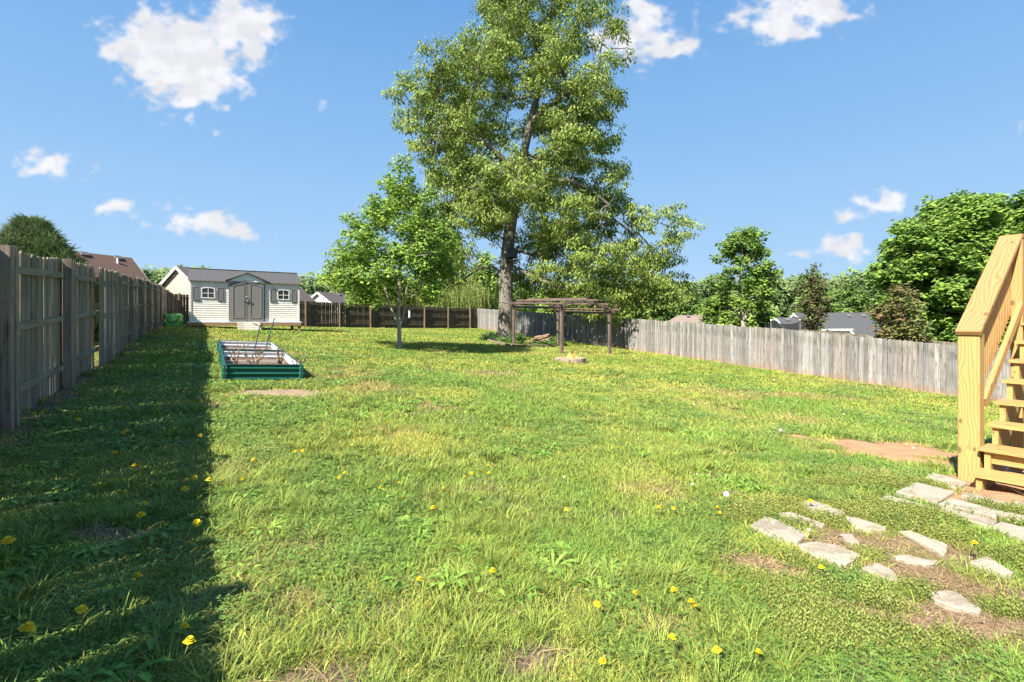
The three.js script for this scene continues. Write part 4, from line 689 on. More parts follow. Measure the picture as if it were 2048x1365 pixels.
// the far wood that closes the view
{
  const r = rng(91), spots = [];
  for (let k = 0; k < 9000; k++) { const az = lerp(-0.75, 0.9, r()), d = 130 + 60 * r(), X = Math.sin(az) * d, Z = Math.cos(az) * d, top = 9 + 5 * fbm(az * 18 + 3, 1.5, 4) + (az > 0.1 ? 2.0 : -1), h = top * (1 - r() ** 1.6 * 0.9); spots.push(V(X, ground(X, Z) + h, Z)); }
  const im = new THREE.InstancedMesh(sprig({ n: 34, R: 1.3, l: 0.8, w: 0.6, droop: 0.25, seed: 92 }), LM.far, spots.length), m = new THREE.Matrix4(), q = new THREE.Quaternion(), c = new THREE.Color();
  spots.forEach((p, i) => { m.compose(p, q.setFromEuler(new THREE.Euler(r(), r() * 6, r())), new THREE.Vector3(1, 1, 1).multiplyScalar(0.7 + 0.6 * r())); im.setMatrixAt(i, m); const t = r(); im.setColorAt(i, c.setRGB(lerp(0.13, 0.22, t), lerp(0.2, 0.29, t), lerp(0.07, 0.095, t))); });
  im.name = 'far_woods'; im.castShadow = im.receiveShadow = true; scene.add(tag(im, 'far green wood along the horizon behind the houses', 'woods', null, 'stuff'));
}
// weeping willows behind the back fence
function willow(X, Z, h, w, label, seed) {
  const r = rng(seed), g = thing('willow_tree', X, ground(X, Z), Z, 0, label, 'tree', 'willows behind the back fence'), seeds = [{ pts: [[0, -0.2, 0], [0, 0.8, 0], [0.05, 1.6, 0], [0, h * 0.5, 0]] }], pts = [];
  for (let k = 0; k < 120; k++) { const b = inBall(r); pts.push(new THREE.Vector3(b[0] * w, h * 0.78 + b[1] * h * 0.2 - 0.12 * b[0] * b[0] * h, b[2] * w * 0.8)); }
  const sk = colonise(seeds, pts, { step: 0.5, kill: 0.5, seed }), wd = woodGeo(sk, 0.16, 0.015, () => 1); mesh('trunk', wd.trunk, M.barkDark, g); mesh('branches', wd.branches, M.barkDark, g);
  const strand = k => { const q = rng(900 + k), s = new Soup(); for (let j = 0; j < 26; j++) { const y = -j * 0.085, a = q() * 6.28, l = 0.16, x0 = Math.sin(j * 0.3 + k) * 0.04, c = 0.8 + 0.4 * q(), cc = [c, c, c], i0 = s.v(x0, y, 0, cc), i1 = s.v(x0 + Math.cos(a) * 0.06, y - l * 0.5, Math.sin(a) * 0.06, cc), i2 = s.v(x0 + Math.cos(a) * 0.05, y - l, Math.sin(a) * 0.05, cc), i3 = s.v(x0 + Math.cos(a + 1.2) * 0.03, y - l * 0.5, Math.sin(a + 1.2) * 0.03, cc); s.tri(i0, i1, i2); s.tri(i0, i2, i3); } return s.geo(); };
  const spots = []; for (let k = 0; k < 1500; k++) { const b = inBall(r), q = Math.hypot(b[0], b[2]); spots.push(new THREE.Vector3(b[0] * w * 1.08, Math.max(2.2, h * (0.95 - 0.33 * q * q) + b[1] * h * 0.16), b[2] * w)); }
  crown(g, [strand(1), strand(2), strand(3)], LM.far, spots, [[0.2, 0.25, 0.06], [0.31, 0.36, 0.09]], seed + 5, { size: [0.7, 1.25], tilt: 0.12 });
}
willow(-12.8, 50, 4.9, 3.3, 'smaller pale willow behind the back fence beside the white gable', 95);
willow(-6.6, 52, 5.3, 4.4, 'wide pale willow behind the back fence near the corner', 96);
// clipped evergreens and the cedar
function conifer(X, Z, h, w, label, group, name, colours, seed, count, cone = 1, up = 0.6) {
  const r = rng(seed), g = thing(name, X, ground(X, Z), Z, 0, label, 'tree', group);
  const spray = k => { const q = rng(seed * 7 + k), s = new Soup(); for (let j = 0; j < 14; j++) { const a = (q() - 0.5) * 1.7, l = 0.1 + 0.12 * q(), d = [Math.sin(a) * l, Math.cos(a) * l * up, (q() - 0.3) * l], x = (q() - 0.5) * 0.12, y = q() * 0.16, z = (q() - 0.5) * 0.1, c = 0.75 + 0.5 * q(), cc = [c, c, c], t = 0.022; const i0 = s.v(x - t, y, z, cc), i1 = s.v(x + t, y, z + t, cc), i2 = s.v(x + d[0], y + d[1], z + d[2], cc); s.tri(i0, i1, i2); } return s.geo(); };
  mesh('trunk', new THREE.CylinderGeometry(0.02, 0.1, h * 0.9, 7).translate(0, h * 0.45, 0), M.barkDark, g);
  const spots = []; for (let k = 0; k < count; k++) { const t = r() ** 0.8, a = r() * 6.283, lob = 0.62 + 0.9 * fbm(a * 2.2 + seed, t * 6 + Math.cos(a), 3) + (r() < 0.1 ? 0.25 : 0), rad = w * (cone === 1 ? 1 - t ** 1.4 : Math.sqrt(Math.max(0, 1 - t * t))) * lob * Math.sqrt(lerp(0.35, 1, r())); spots.push(new THREE.Vector3(Math.cos(a) * rad, 0.1 + t * h, Math.sin(a) * rad)); }
  const per = [spray(1), spray(2)], e = new THREE.Euler();
  per.forEach((geo, k) => {
    const list = spots.filter((_, i) => i % 2 === k), im = new THREE.InstancedMesh(geo, LM.far, list.length), m = new THREE.Matrix4(), q = new THREE.Quaternion(), c = new THREE.Color();
    list.forEach((p, i) => { e.set(0.5 + 0.6 * (r() - 0.3), Math.atan2(p.x, p.z) + (r() - 0.5), 0, 'YXZ'); const s = (0.7 + 1.0 * r()) * clamp(w * 0.8, 0.8, 1.0); m.compose(p, q.setFromEuler(e), new THREE.Vector3(s, s, s)); im.setMatrixAt(i, m); const t = r(); im.setColorAt(i, c.setRGB(...[0, 1, 2].map(z => lerp(colours[0][z], colours[1][z], t)))); });
    im.name = 'crown'; im.userData.kind = 'stuff'; im.castShadow = im.receiveShadow = true; g.add(im);
  });
}
conifer(-2.6, 53, 5.0, 0.75, 'tallest clipped evergreen left of the thick trunk', 'clipped evergreens behind the corner', 'evergreen', [[0.07, 0.15, 0.025], [0.16, 0.26, 0.04]], 111, 1500);
conifer(-1.5, 53, 4.6, 0.75, 'clipped evergreen touching the left edge of the thick trunk', 'clipped evergreens behind the corner', 'evergreen', [[0.07, 0.15, 0.025], [0.16, 0.26, 0.04]], 112, 1500);
conifer(0.95, 50, 3.6, 0.65, 'clipped evergreen just right of the thick trunk', 'clipped evergreens behind the corner', 'evergreen', [[0.07, 0.15, 0.025], [0.16, 0.26, 0.04]], 113, 1300);
conifer(1.95, 50, 3.3, 0.65, 'clipped evergreen behind the left pergola post', 'clipped evergreens behind the corner', 'evergreen', [[0.07, 0.15, 0.025], [0.16, 0.26, 0.04]], 114, 1300);
conifer(-12.3, 12.8, 2.75, 1.45, 'bushy blue green cedar rising behind the left fence', 'cedars behind the left fence', 'cedar_tree', [[0.13, 0.19, 0.08], [0.27, 0.34, 0.14]], 121, 9000, 1, 0.9);
conifer(-12.2, 10.4, 2.3, 1.0, 'smaller cedar left of the bushy cedar behind the fence', 'cedars behind the left fence', 'cedar_tree', [[0.13, 0.19, 0.08], [0.27, 0.34, 0.14]], 122, 3500, 2, 0.9);

const slabOutlines = [[[1.67,3.42],[1.81,3.54],[1.87,3.46],[1.91,3.3],[1.81,3.22],[1.71,3.27]],[[1.95,3.61],[2.04,3.63],[2.13,3.46],[2.09,3.42],[1.98,3.5]],[[2.21,3.79],[2.32,3.87],[2.4,3.65],[2.29,3.6],[2.2,3.7]],[[2.36,3.51],[2.41,3.53],[2.5,3.38],[2.45,3.33],[2.32,3.36]],[[2.15,3.26],[2.21,3.26],[2.19,3.17],[2.13,3.16]],[[1.82,3.12],[1.92,3.15],[2.01,3.11],[2.05,3.01],[1.91,2.9],[1.86,2.96],[1.8,3.07]],[[2.0,2.83],[2.11,2.88],[2.13,2.81],[2.09,2.71],[2.05,2.73]],[[2.56,3.26],[2.62,3.27],[2.67,3.1],[2.56,2.99],[2.56,3.1]],[[2.27,2.95],[2.34,2.97],[2.44,2.9],[2.39,2.87],[2.31,2.9]],[[2.65,2.87],[2.78,2.92],[2.75,2.77],[2.71,2.76],[2.65,2.82]],[[2.16,2.57],[2.24,2.59],[2.29,2.58],[2.28,2.46],[2.24,2.43],[2.19,2.47],[2.15,2.52]],[[3.63,4.41],[3.85,4.57],[3.91,4.31],[3.7,4.17]],[[3.11,4.03],[3.44,4.25],[3.55,4.03],[3.24,3.82]],[[2.83,3.85],[2.97,3.94],[3.09,3.71],[3.01,3.63],[2.94,3.74]],[[3.54,3.92],[3.61,3.97],[3.73,3.77],[3.63,3.71]],[[3.2,3.73],[3.39,3.85],[3.51,3.58],[3.37,3.49]],[[3.06,3.58],[3.17,3.67],[3.3,3.42],[3.18,3.33]],[[3.46,3.53],[3.52,3.55],[3.66,3.41],[3.5,3.3]],[[3.18,3.31],[3.32,3.39],[3.41,3.22],[3.22,3.04]],[[3.77,3.75],[3.83,3.77],[3.87,3.66],[3.67,3.49]]];
const dandelionSpots = { shade: [[-1.82,1.9],[-1.7,2.0],[-1.24,1.83],[-1.29,2.04],[-1.75,2.37],[-2.57,2.53],[-2.17,2.91],[-2.31,3.16],[-2.73,3.68],[-2.3,3.51],[-2.28,3.57],[-2.17,3.57],[-1.88,3.0],[-3.26,4.07],[-2.99,3.9],[-3.51,4.52],[-3.6,4.75],[-3.03,4.87],[-2.36,3.75],[-5.02,5.2],[-4.88,5.09],[-4.25,4.89],[-4.15,5.83],[-7.42,9.94]], sun: [[-2.29,4.37],[-2.05,3.84],[-1.92,4.54],[-1.53,4.79],[-2.01,4.64],[-1.97,4.6],[-1.38,4.06],[-1.36,3.98],[-1.01,3.92],[-0.99,3.77],[-0.87,3.87],[-0.8,3.59],[-0.56,3.5],[-0.5,3.96],[-0.31,4.28],[-0.28,4.25],[-0.23,4.47],[-0.18,4.29],[-0.37,4.12],[-0.13,4.84],[0.67,4.59],[0.33,3.5],[-0.46,2.58],[-0.11,2.61],[0.6,2.53],[0.75,2.44],[0.87,2.39],[0.89,2.39],[0.4,2.38],[0.69,2.11],[0.36,2.03],[0.85,2.07],[1.01,2.09],[1.04,3.61],[1.15,3.62],[1.41,3.53],[1.47,3.41],[2.21,3.74],[2.69,2.91],[1.71,2.73],[1.63,5.13],[1.07,5.28],[0.5,7.21]], bank: [[8.26,14.24],[6.86,11.22],[7.7,11.5],[9.07,12.51],[8.7,11.44],[8.66,11.24],[8.69,11.57],[11.04,12.73],[6.23,16.35],[5.68,13.43],[5.79,13.01],[5.64,12.0],[3.42,10.55],[2.65,9.77],[4.27,17.42],[3.97,7.59],[6.73,13.58],[7.87,12.38],[7.3,10.65],[9.81,12.02],[6.0,11.2],[6.05,10.15]], puff: [[1.6,3.84],[7.93,15.19],[3.64,6.81]] };

// ------------------------------------------------------------------ neighbouring houses
function house({ name, label, from, dir, length, ridge, slope, half, wall, roof, hip = 0, trim = M.white, over = 0.25, base = null, vents = [], ends = [0, 1] }) {
  const gy = base ?? Math.min(ground(...from), ground(from[0] + dir[0] * length, from[1] + dir[1] * length)) - 0.3, g = thing(name, from[0], gy, from[1], Math.atan2(dir[1], dir[0]), label, 'house', 'houses beyond the fences');
  const R = ridge - gy, ev = R - slope * half, a = Math.atan(slope), sl = (half + over) / Math.cos(a);
  put('wall', boxC(length - 0.1, ev, half * 2 - 0.1, 0.01), wall, g, length / 2, ev / 2, 0);
  if (hip) {
    const s = new Soup(), e = ev - over * slope, A = [-hip - over, e, half + over], B = [length + hip + over, e, half + over], C = [length + hip + over, e, -half - over], D = [-hip - over, e, -half - over], P = [0, R, 0], Q = [length, R, 0];
    const quad = (name, list) => { const q = new Soup(), i = list.map(p => q.v(...p)); q.tri(i[0], i[1], i[2]); if (i[3] !== undefined) q.tri(i[0], i[2], i[3]); const geo = q.geo(), p = geo.attributes.position, uv = []; for (let k = 0; k < p.count; k++) uv.push((p.getX(k) + p.getZ(k)) / 3, p.getY(k) / 1.6); geo.setAttribute('uv', new THREE.Float32BufferAttribute(uv, 2)); mesh(name, geo, roof, g); };
    quad('roof_plane', [A, B, Q, P]); quad('roof_plane', [C, D, P, Q]); quad('roof_plane', [D, A, P]); quad('roof_plane', [B, C, Q]); quad('soffit', [A, B, C, D]);
  } else {
    for (const q of [1, -1]) { const geo = boxC(length + 2 * over, 0.1, sl, 0.01); const m = put('roof_plane', geo, roof, g, length / 2, R - slope * (half + over) / 2 + 0.03, q * (half + over) / 2, q * a, 0, 0); }
    for (const e of ends) {
      const m = mesh('gable', extrude([[-half + 0.05, ev], [half - 0.05, ev], [0, R - 0.06]], 0.08), wall, g); m.rotation.y = Math.PI / 2; m.position.set(e ? length - 0.09 : 0.01, 0, 0);
      for (const q of [1, -1]) put('rake_board', boxC(0.05, 0.22, sl, 0.01), trim, g, e ? length + over + 0.01 : -over - 0.01, R - slope * (half + over) / 2 - 0.06, q * (half + over) / 2, q * a, 0, 0);
    }
    put('fascia', boxC(length + 2 * over, 0.16, 0.04, 0.01), trim, g, length / 2, ev - slope * over - 0.02, half + over + 0.01);
  }
  for (const [x, d, w, pipe] of vents) { const y = R - slope * Math.abs(d), sa = d < 0 ? -a : a; if (pipe) put('vent_pipe', new THREE.CylinderGeometry(0.07, 0.07, 0.5, 8), M.white, g, x, y + 0.22, d); else put('roof_vent', boxC(w, 0.2, 0.4, 0.03), M.trimGrey, g, x, y + 0.14, d, sa, 0, 0); }
  return g;
}
house({ name: 'brick_house', label: 'house with steep dark brown roof behind the left fence', from: [-30.7, 40], dir: [-0.35, -0.937], length: 14, ridge: 6.62, slope: 0.93, half: 4.4, wall: M.tan, roof: M.roofBrown, vents: [[3.2, -0.25, 0.5], [0.9, -0.25, 0.5], [1.2, -0.7, 0, 1]] });
house({ name: 'cream_house', label: 'cream gabled house peeking over the fence left of the shed', from: [-28, 42], dir: [0.35, 0.937], length: 12, ridge: 6.15, slope: 0.74, half: 4.4, wall: M.cream, roof: M.roofDark });
house({ name: 'white_house', label: 'white gabled house with dark roof behind the back fence', from: [-23.2, 60], dir: [0.316, 0.949], length: 14, ridge: 5.12, slope: 0.66, half: 5, wall: M.houseWhite, roof: M.roofDark, vents: [[3.4, 0.35, 0.35], [5.6, 0.35, 0.35], [8, 0.35, 0.35], [10.5, 0.35, 0.35]] });
house({ name: 'grey_roofed_house', label: 'sliver of grey roof between the shed and the white gable', from: [-36, 80], dir: [1, 0], length: 5.0, ridge: 5.9, slope: 0.5, half: 4, wall: M.houseWhite, roof: M.roofGrey });
house({ name: 'grey_house', label: 'house with broad slate grey roof beyond the right fence', from: [31.0, 48], dir: [1, 0], length: 3.6, ridge: 2.37, slope: 0.66, half: 5.4, wall: M.houseWhite, roof: M.roofGrey, over: 0.15, vents: [[0.9, 0.6, 0.36], [2.3, 0.6, 0.36], [2.8, 1.7, 0, 1]] });
house({ name: 'grey_house_wing', label: 'white walled wing of the slate grey house with shallow eave', from: [27.2, 48], dir: [1, 0], length: 3.75, ridge: 2.36, slope: 0.62, half: 2.3, wall: M.houseWhite, roof: M.roofGrey, over: 0.15, ends: [0], vents: [[0.6, 0.6, 0.36], [2.6, 0.5, 0.36]] });
house({ name: 'grey_house_garage', label: 'low grey roofed garage behind the trampoline net', from: [25.0, 47.2], dir: [1, 0], length: 2.6, ridge: 1.9, slope: 0.62, half: 2.0, wall: M.tan, roof: M.roofGrey, over: 0.12, ends: [0], vents: [[0.7, 0.5, 0.36]] });
house({ name: 'tan_roofed_house', label: 'house with tan hipped roof left of the pale stemmed tree', from: [18.6, 56], dir: [1, 0], length: 8, ridge: 2.3, slope: 0.55, half: 4, wall: M.tan, roof: M.roofTan, hip: 2.6, vents: [[1.0, 0.4, 0.3], [2.6, 0.4, 0.3]] });
house({ name: 'slate_roofed_house', label: 'house with grey hipped roof seen right of the pergola', from: [14.4, 60], dir: [1, 0.1], length: 1.6, ridge: 2.2, slope: 0.5, half: 3.4, wall: M.tan, roof: M.roofGrey, hip: 2.6 });
house({ name: 'slate_roofed_house', label: 'house with long grey roof seen through the pergola posts', from: [5.8, 64], dir: [1, 0.1], length: 3.4, ridge: 2.4, slope: 0.5, half: 3.4, wall: M.houseWhite, roof: M.roofGrey, hip: 2.2 });
house({ name: 'white_gabled_shed', label: 'small white gable end at the foot of the pale stemmed tree', from: [24.3, 50], dir: [0.4, 0.917], length: 3, ridge: 1.22, slope: 0.6, half: 1.1, wall: M.houseWhite, roof: M.roofGrey, over: 0.12 });

// trampoline with its safety net
{
  const X = 17.3, Z = 31.5, gy = ground(X, Z), top = 1.62 - gy, g = thing('trampoline', X, gy, Z, 0, 'trampoline with dark safety net and capped poles behind the right fence', 'trampoline'), R = 1.55, net = std(rgb(0.012, 0.013, 0.016), 0.9, { transparent: true, opacity: 0.72 });
  mesh('frame_ring', new THREE.TorusGeometry(R, 0.03, 6, 28).rotateX(Math.PI / 2).translate(0, 0.85, 0), M.steel, g);
  mesh('jumping_mat', new THREE.CylinderGeometry(R - 0.2, R - 0.2, 0.02, 28).translate(0, 0.84, 0), M.black, g);
  for (let k = 0; k < 6; k++) {
    const a = k / 6 * 6.283 + 0.55, b = (k + 1) / 6 * 6.283 + 0.55, p = mesh('pole', new THREE.CylinderGeometry(0.028, 0.028, top, 7).translate(Math.cos(a) * R, top / 2, Math.sin(a) * R), M.steel, g);
    mesh('cap', new THREE.SphereGeometry(0.06, 8, 6).translate(Math.cos(a) * R, top, Math.sin(a) * R), M.white, p);
    const s = new Soup(); for (let q = 0; q <= 8; q++) { const t = q / 8, x = lerp(Math.cos(a), Math.cos(b), t) * R, z = lerp(Math.sin(a), Math.sin(b), t) * R, y = top - 0.08 - 0.17 * Math.sin(Math.PI * t); s.v(x, 0.86, z); s.v(x, y, z); if (q) { const i = 2 * q; s.tri(i - 2, i, i - 1); s.tri(i, i + 1, i - 1); } } mesh('net_panel', s.geo(), net, g);
  }
}

// ------------------------------------------------------------------ round the foot of the shade tree
{
  const X = 0.33, Z = 29.25, gy = ground(X, Z), g = thing('ladder_stand', X, gy, Z, 0, 'thin dark ladder and black seat box strapped to the thick trunk', 'ladder');
  const top = 5.3; for (const x of [-0.13, 0.15]) mesh('ladder_rail', tube([[x + 0.1, 0, 0.2], [x, top / 2, 0.1], [x - 0.04, top, 0]], 0.017, 5), M.black, g);
  for (let k = 1; k < 15; k++) { const t = k / 15; mesh('rung', tube([[lerp(-0.03, -0.17, t), t * top, 0.2 - 0.2 * t], [0.1 - 0.1 * t, t * top, 0.2 - 0.2 * t], [lerp(0.25, 0.11, t), t * top, 0.2 - 0.2 * t]], 0.011, 4), M.black, g); }
  put('seat_box', boxC(0.62, 0.52, 0.5, 0.03), M.black, g, -0.32, 5.05, 0.5); put('foot_rest', boxC(0.7, 0.04, 0.5), M.black, g, -0.3, 4.62, 0.6);
  mesh('arm', tube([[-0.05, 4.7, 0.5], [0.2, 4.75, 0.3], [0.12, 5.2, 0]], 0.02, 5), M.black, g);
  mesh('strap', new THREE.TorusGeometry(0.46, 0.012, 5, 28).rotateX(Math.PI / 2).translate(-0.7, 2.3, -0.05), M.strap, g);
}
function shrub(name, X, Z, w, h, label, colours, seed, n) {
  const r = rng(seed), g = thing(name, X, ground(X, Z), Z, 0, label, 'plant', 'plants round the shade tree'), spots = [];
  for (let k = 0; k < n; k++) { const b = inBall(r); spots.push(new THREE.Vector3(b[0] * w, Math.abs(b[1]) * h * (1 - 0.3 * (b[0] ** 2 + b[2] ** 2)) + 0.05, b[2] * w * 0.8)); }
  for (let k = 0; k < 7; k++) { const s = spots[Math.floor(r() * n)]; mesh('stem', tube([[s.x * 0.3, -0.02, s.z * 0.3], [s.x * 0.7, s.y * 0.5, s.z * 0.7], s], 0.008, 4), M.twig, g); }
  crown(g, [1, 2].map(k => sprig({ n: 9, R: 0.11, l: 0.13, w: 0.07, droop: 0.15, seed: 600 + k })), LM.maple, spots, colours, seed + 1, { name: 'foliage' });
}
shrub('leafy_plant', -1.15, 27.2, 0.55, 0.45, 'dark fern like clump left of the thick trunk', [[0.04, 0.1, 0.02], [0.08, 0.17, 0.03]], 131, 170);
shrub('leafy_plant', -0.3, 26.0, 0.5, 0.25, 'low bright green plants in front of the thick trunk', [[0.1, 0.19, 0.03], [0.18, 0.3, 0.05]], 132, 130);
shrub('leafy_plant', 0.28, 25.6, 0.36, 0.62, 'leafy plant right of the thick trunk by the left pergola post', [[0.08, 0.17, 0.03], [0.16, 0.27, 0.05]], 133, 120);
shrub('leafy_plant', 2.35, 26.3, 0.55, 0.6, 'bright leafy plant between the wood pile and the pergola posts', [[0.08, 0.17, 0.03], [0.16, 0.28, 0.04]], 134, 170);
shrub('leafy_plant', 1.5, 25.4, 0.65, 0.26, 'low green plants in front of the wood pile', [[0.08, 0.17, 0.03], [0.17, 0.28, 0.04]], 135, 150);
{
  const timber = (a, b, label) => { const y = ground(...a), y2 = ground(...b), d = [b[0] - a[0], b[1] - a[1]], L = Math.hypot(...d), m = single('edging_timber', box(L, 0.16, 0.14, 0.015), M.timber, label, 'timber', 'timbers edging the bed round the shade tree'); m.position.copy(V((a[0] + b[0]) / 2, (y + y2) / 2 + 0.05, (a[1] + b[1]) / 2)); m.rotation.order = 'YXZ'; m.rotation.y = Math.atan2(d[1], d[0]); m.rotation.z = Math.atan2(y2 - y, L); };
  timber([-1.25, 26.6], [-0.12, 23.2], 'weathered edging timber running left from the bed corner'); timber([0.02, 23.05], [2.0, 25.1], 'weathered edging timber running right past the left pergola post');
}
{
  const X = 1.45, Z = 27.2, r = rng(141), g = thing('wood_pile', X, ground(X, Z), Z, 0, 'heap of split logs and brush against the grey fence', 'wood pile');
  for (let k = 0; k < 46; k++) { const q = r(), x = (r() - 0.5) * 1.5, h = 0.5 * (1 - Math.abs(x - 0.15) / 0.85) * Math.sqrt(r()), L = 0.3 + 0.45 * r(), geo = new THREE.CylinderGeometry(0.03 + 0.035 * r(), 0.035 + 0.04 * r(), L, 6); put('log', geo, r() < 0.6 ? M.log : M.twigPale, g, x, Math.max(0.04, h), (r() - 0.5) * 0.6, (r() - 0.5) * 0.5, r() * 3, Math.PI / 2 + (r() - 0.5) * 0.7); }
}
{ const X = 0.78, Z = 29.6, y = ground(X, Z), m = single('garden_pole', tube([[0, -0.05, 0], [0.01, 0.8, 0], [0.03, 1.55, -0.05]], 0.022, 6), M.steel, 'pale steel pole standing by the left pergola post', 'pole'); m.position.copy(V(X, y, Z)); }
{ const X = -8.26 + 0.09, Z = 39.9 - 0.09, y = ground(X, Z), g = thing('rain_gauge', X, y + 0.85, Z, Math.PI / 4, 'small white gauge hanging on the dark back fence', 'gauge'); put('plate', boxC(0.16, 0.62, 0.03, 0.01), M.white, g, 0, 0.3, 0); put('tube', new THREE.CylinderGeometry(0.04, 0.04, 0.4, 8), M.white, g, 0, 0.3, 0.04); }

// ------------------------------------------------------------------ stepping stones
const slabLabels = ['pale stone farthest left in the lower row, its long side toward the lawn', 'narrow stone just behind the leftmost stone', 'thin stone at the back left nearest the clover', 'thin jagged stone in the middle of the back row', 'tiny stone beside the broad weed leaves', 'rounded stone half under weeds in front of the leftmost stone', 'pointed stone standing alone in the straw', 'long thin stone in the middle under upright weeds', 'sliver of stone in brown litter', 'thin stone at the right amid weeds', 'cracked stone nearest the camera in brown litter',
  'slab against the foot of the newel post', 'wide slab second from the newel post', 'long slab at the left edge of the paved patch', 'narrow slab below the bottom tread', 'large slab in the middle of the paved patch', 'long slab along the near edge of the paved patch', 'slab at the right of the paved patch', 'slab at the near right corner of the paved patch', 'slab right of the bottom tread'];
slabOutlines.forEach((pts, k) => {
  const r = rng(700 + k), cx = pts.reduce((s, p) => s + p[0], 0) / pts.length, cz = pts.reduce((s, p) => s + p[1], 0) / pts.length, grow = k < 11 ? 1.28 : 1.08, out = [];
  pts.forEach((p, i) => { const q = pts[(i + 1) % pts.length]; for (let s = 0; s < 4; s++) { const t = s / 4, j = s ? 0.008 : 0.0; out.push([(lerp(p[0], q[0], t) - cx) * grow + (r() - 0.5) * j, (lerp(p[1], q[1], t) - cz) * grow + (r() - 0.5) * j]); } });
  const area = out.reduce((s, p, i) => { const q = out[(i + 1) % out.length]; return s + p[0] * q[1] - q[0] * p[1]; }, 0); if (area < 0) out.reverse();
  const g = extrude(out, 0.05, 0.006); g.rotateX(-Math.PI / 2); const uv = g.attributes.uv; for (let i = 0; i < uv.count; i++) uv.setXY(i, uv.getX(i) + k * 0.37, uv.getY(i) + k * 0.21);
  const m = single('stepping_stone', g, k % 2 ? M.slab : M.slabB, slabLabels[k], 'stone', 'flat stones at the foot of the stairs'); m.position.copy(V(cx, ground(cx, cz) - 0.024, cz)); m.rotation.set((r() - 0.5) * 0.03, 0, (r() - 0.5) * 0.03);
});
const onSlab = (X, Z, room = 0.01) => { for (const raw of slabOutlines) { const cx = raw.reduce((s, p) => s + p[0], 0) / raw.length, cz = raw.reduce((s, p) => s + p[1], 0) / raw.length; if (Math.abs(X - cx) > 0.6 || Math.abs(Z - cz) > 0.6) continue; const near = 1.1 + room / (raw.reduce((s, p) => s + Math.hypot(p[0] - cx, p[1] - cz), 0) / raw.length), pts = raw.map(p => [cx + (p[0] - cx) * near, cz + (p[1] - cz) * near]); let c = false; for (let i = 0, j = pts.length - 1; i < pts.length; j = i++) { const [xi, zi] = pts[i], [xj, zj] = pts[j]; if ((zi > Z) !== (zj > Z) && X < (xj - xi) * (Z - zi) / (zj - zi) + xi) c = !c; } if (c) return true; } return false; };

// ------------------------------------------------------------------ dandelions
{
  const r = rng(150), heads = [0, 1, 2].map(k => {
    const q = rng(160 + k), s = new Soup();
    for (let ring = 0; ring < 3; ring++) { const n = 22 - ring * 5, R = 0.019 - ring * 0.005; for (let j = 0; j < n; j++) { const a = (j + q() * 0.6) / n * 6.283 + ring, w = 0.0028, l = R * (0.85 + 0.25 * q()), y = 0.003 + ring * 0.0025, up = 0.002 + ring * 0.003 - (ring ? 0 : 0.003 * q()), c = Math.cos(a), d = Math.sin(a); const i0 = s.v(c * 0.002 - d * w * 0.6, y, d * 0.002 + c * w * 0.6), i1 = s.v(c * 0.002 + d * w * 0.6, y, d * 0.002 - c * w * 0.6), i2 = s.v(c * l + d * w, y + up, d * l - c * w), i3 = s.v(c * l - d * w, y + up, d * l + c * w); s.tri(i0, i1, i2); s.tri(i0, i2, i3); } }
    return s.geo();
  });
  const disc = new THREE.SphereGeometry(0.008, 8, 5).scale(1, 0.6, 1), cup = new THREE.CylinderGeometry(0.007, 0.003, 0.012, 7).translate(0, -0.003, 0), ball = new THREE.IcosahedronGeometry(0.017, 2);
  const stems = [0, 1, 2].map(k => tube([[0, 0, 0], [0.012 * (k - 1), 0.45, 0.01], [0.03 * (k - 1) + 0.01, 1, 0.015 * k]], 0.0028, 5));
  const words = { shade: 'yellow dandelion in the shaded grass along the left fence', sun: 'yellow dandelion open in the sunny lawn', bank: 'small yellow dandelion on the far bank by the right fence', puff: 'round white dandelion seed head above the clover' };
  for (const [where, list] of Object.entries(dandelionSpots)) list.forEach(([X, Z], i) => {
    const h = where === 'shade' ? 0.08 + 0.1 * r() : 0.05 + 0.06 * r(), k = Math.floor(r() * 3), s = (where === 'bank' ? 1.2 : where === 'sun' ? 0.88 : 1.25) * (0.8 + 0.4 * r()), word = where === 'sun' ? (X > 1.6 ? (Z > 4.5 ? 'yellow dandelion in the clover right of the middle' : Z > 3.5 ? 'yellow dandelion at the back edge of the flat stones' : X > 2.4 ? 'yellow dandelion among the weeds at the right by the flat stones' : 'yellow dandelion in front of the leftmost flat stones') : Z > 7 ? 'lone yellow dandelion far out in the middle of the lawn' : Z < 2.7 ? 'large yellow dandelion in the sunny foreground grass' : Z < 3.75 ? 'yellow dandelion in the sunny lawn just behind the foreground' : 'small yellow dandelion in the sunny middle lawn') : where === 'shade' ? (Z > 9 ? 'far yellow dandelion in the shade near the raised beds' : Z < 2.2 ? 'large yellow dandelion in the shaded foreground at lower left' : Z < 3.8 ? 'yellow dandelion on a long stem in the shaded grass at left' : 'small yellow dandelion in the shade close to the left fence') : words[where], g = thing(where === 'puff' ? 'dandelion_clock' : 'dandelion', X, ground(X, Z), Z, r() * 6.283, word, 'flower', word + ' group');
    const st = mesh('stem', stems[k], M.stem, g); st.scale.set(1, h + 0.012, 1);
    const f = new THREE.Vector3(0.03 * (k - 1) + 0.01, h + 0.015, 0.015 * k);
    if (where === 'puff') { const b = mesh('seed_head', ball, M.puff, g); b.position.copy(f); b.scale.setScalar(s); }
    else { const b = mesh('flower_head', heads[k], M.petal, g); b.position.copy(f); b.scale.setScalar(s); b.rotation.set((r() - 0.5) * 0.7, r() * 6, (r() - 0.5) * 0.7); mesh('disc', disc, M.petalMid, b).position.y = 0.006; mesh('bud_cup', cup, M.stem, b); }
  });
}

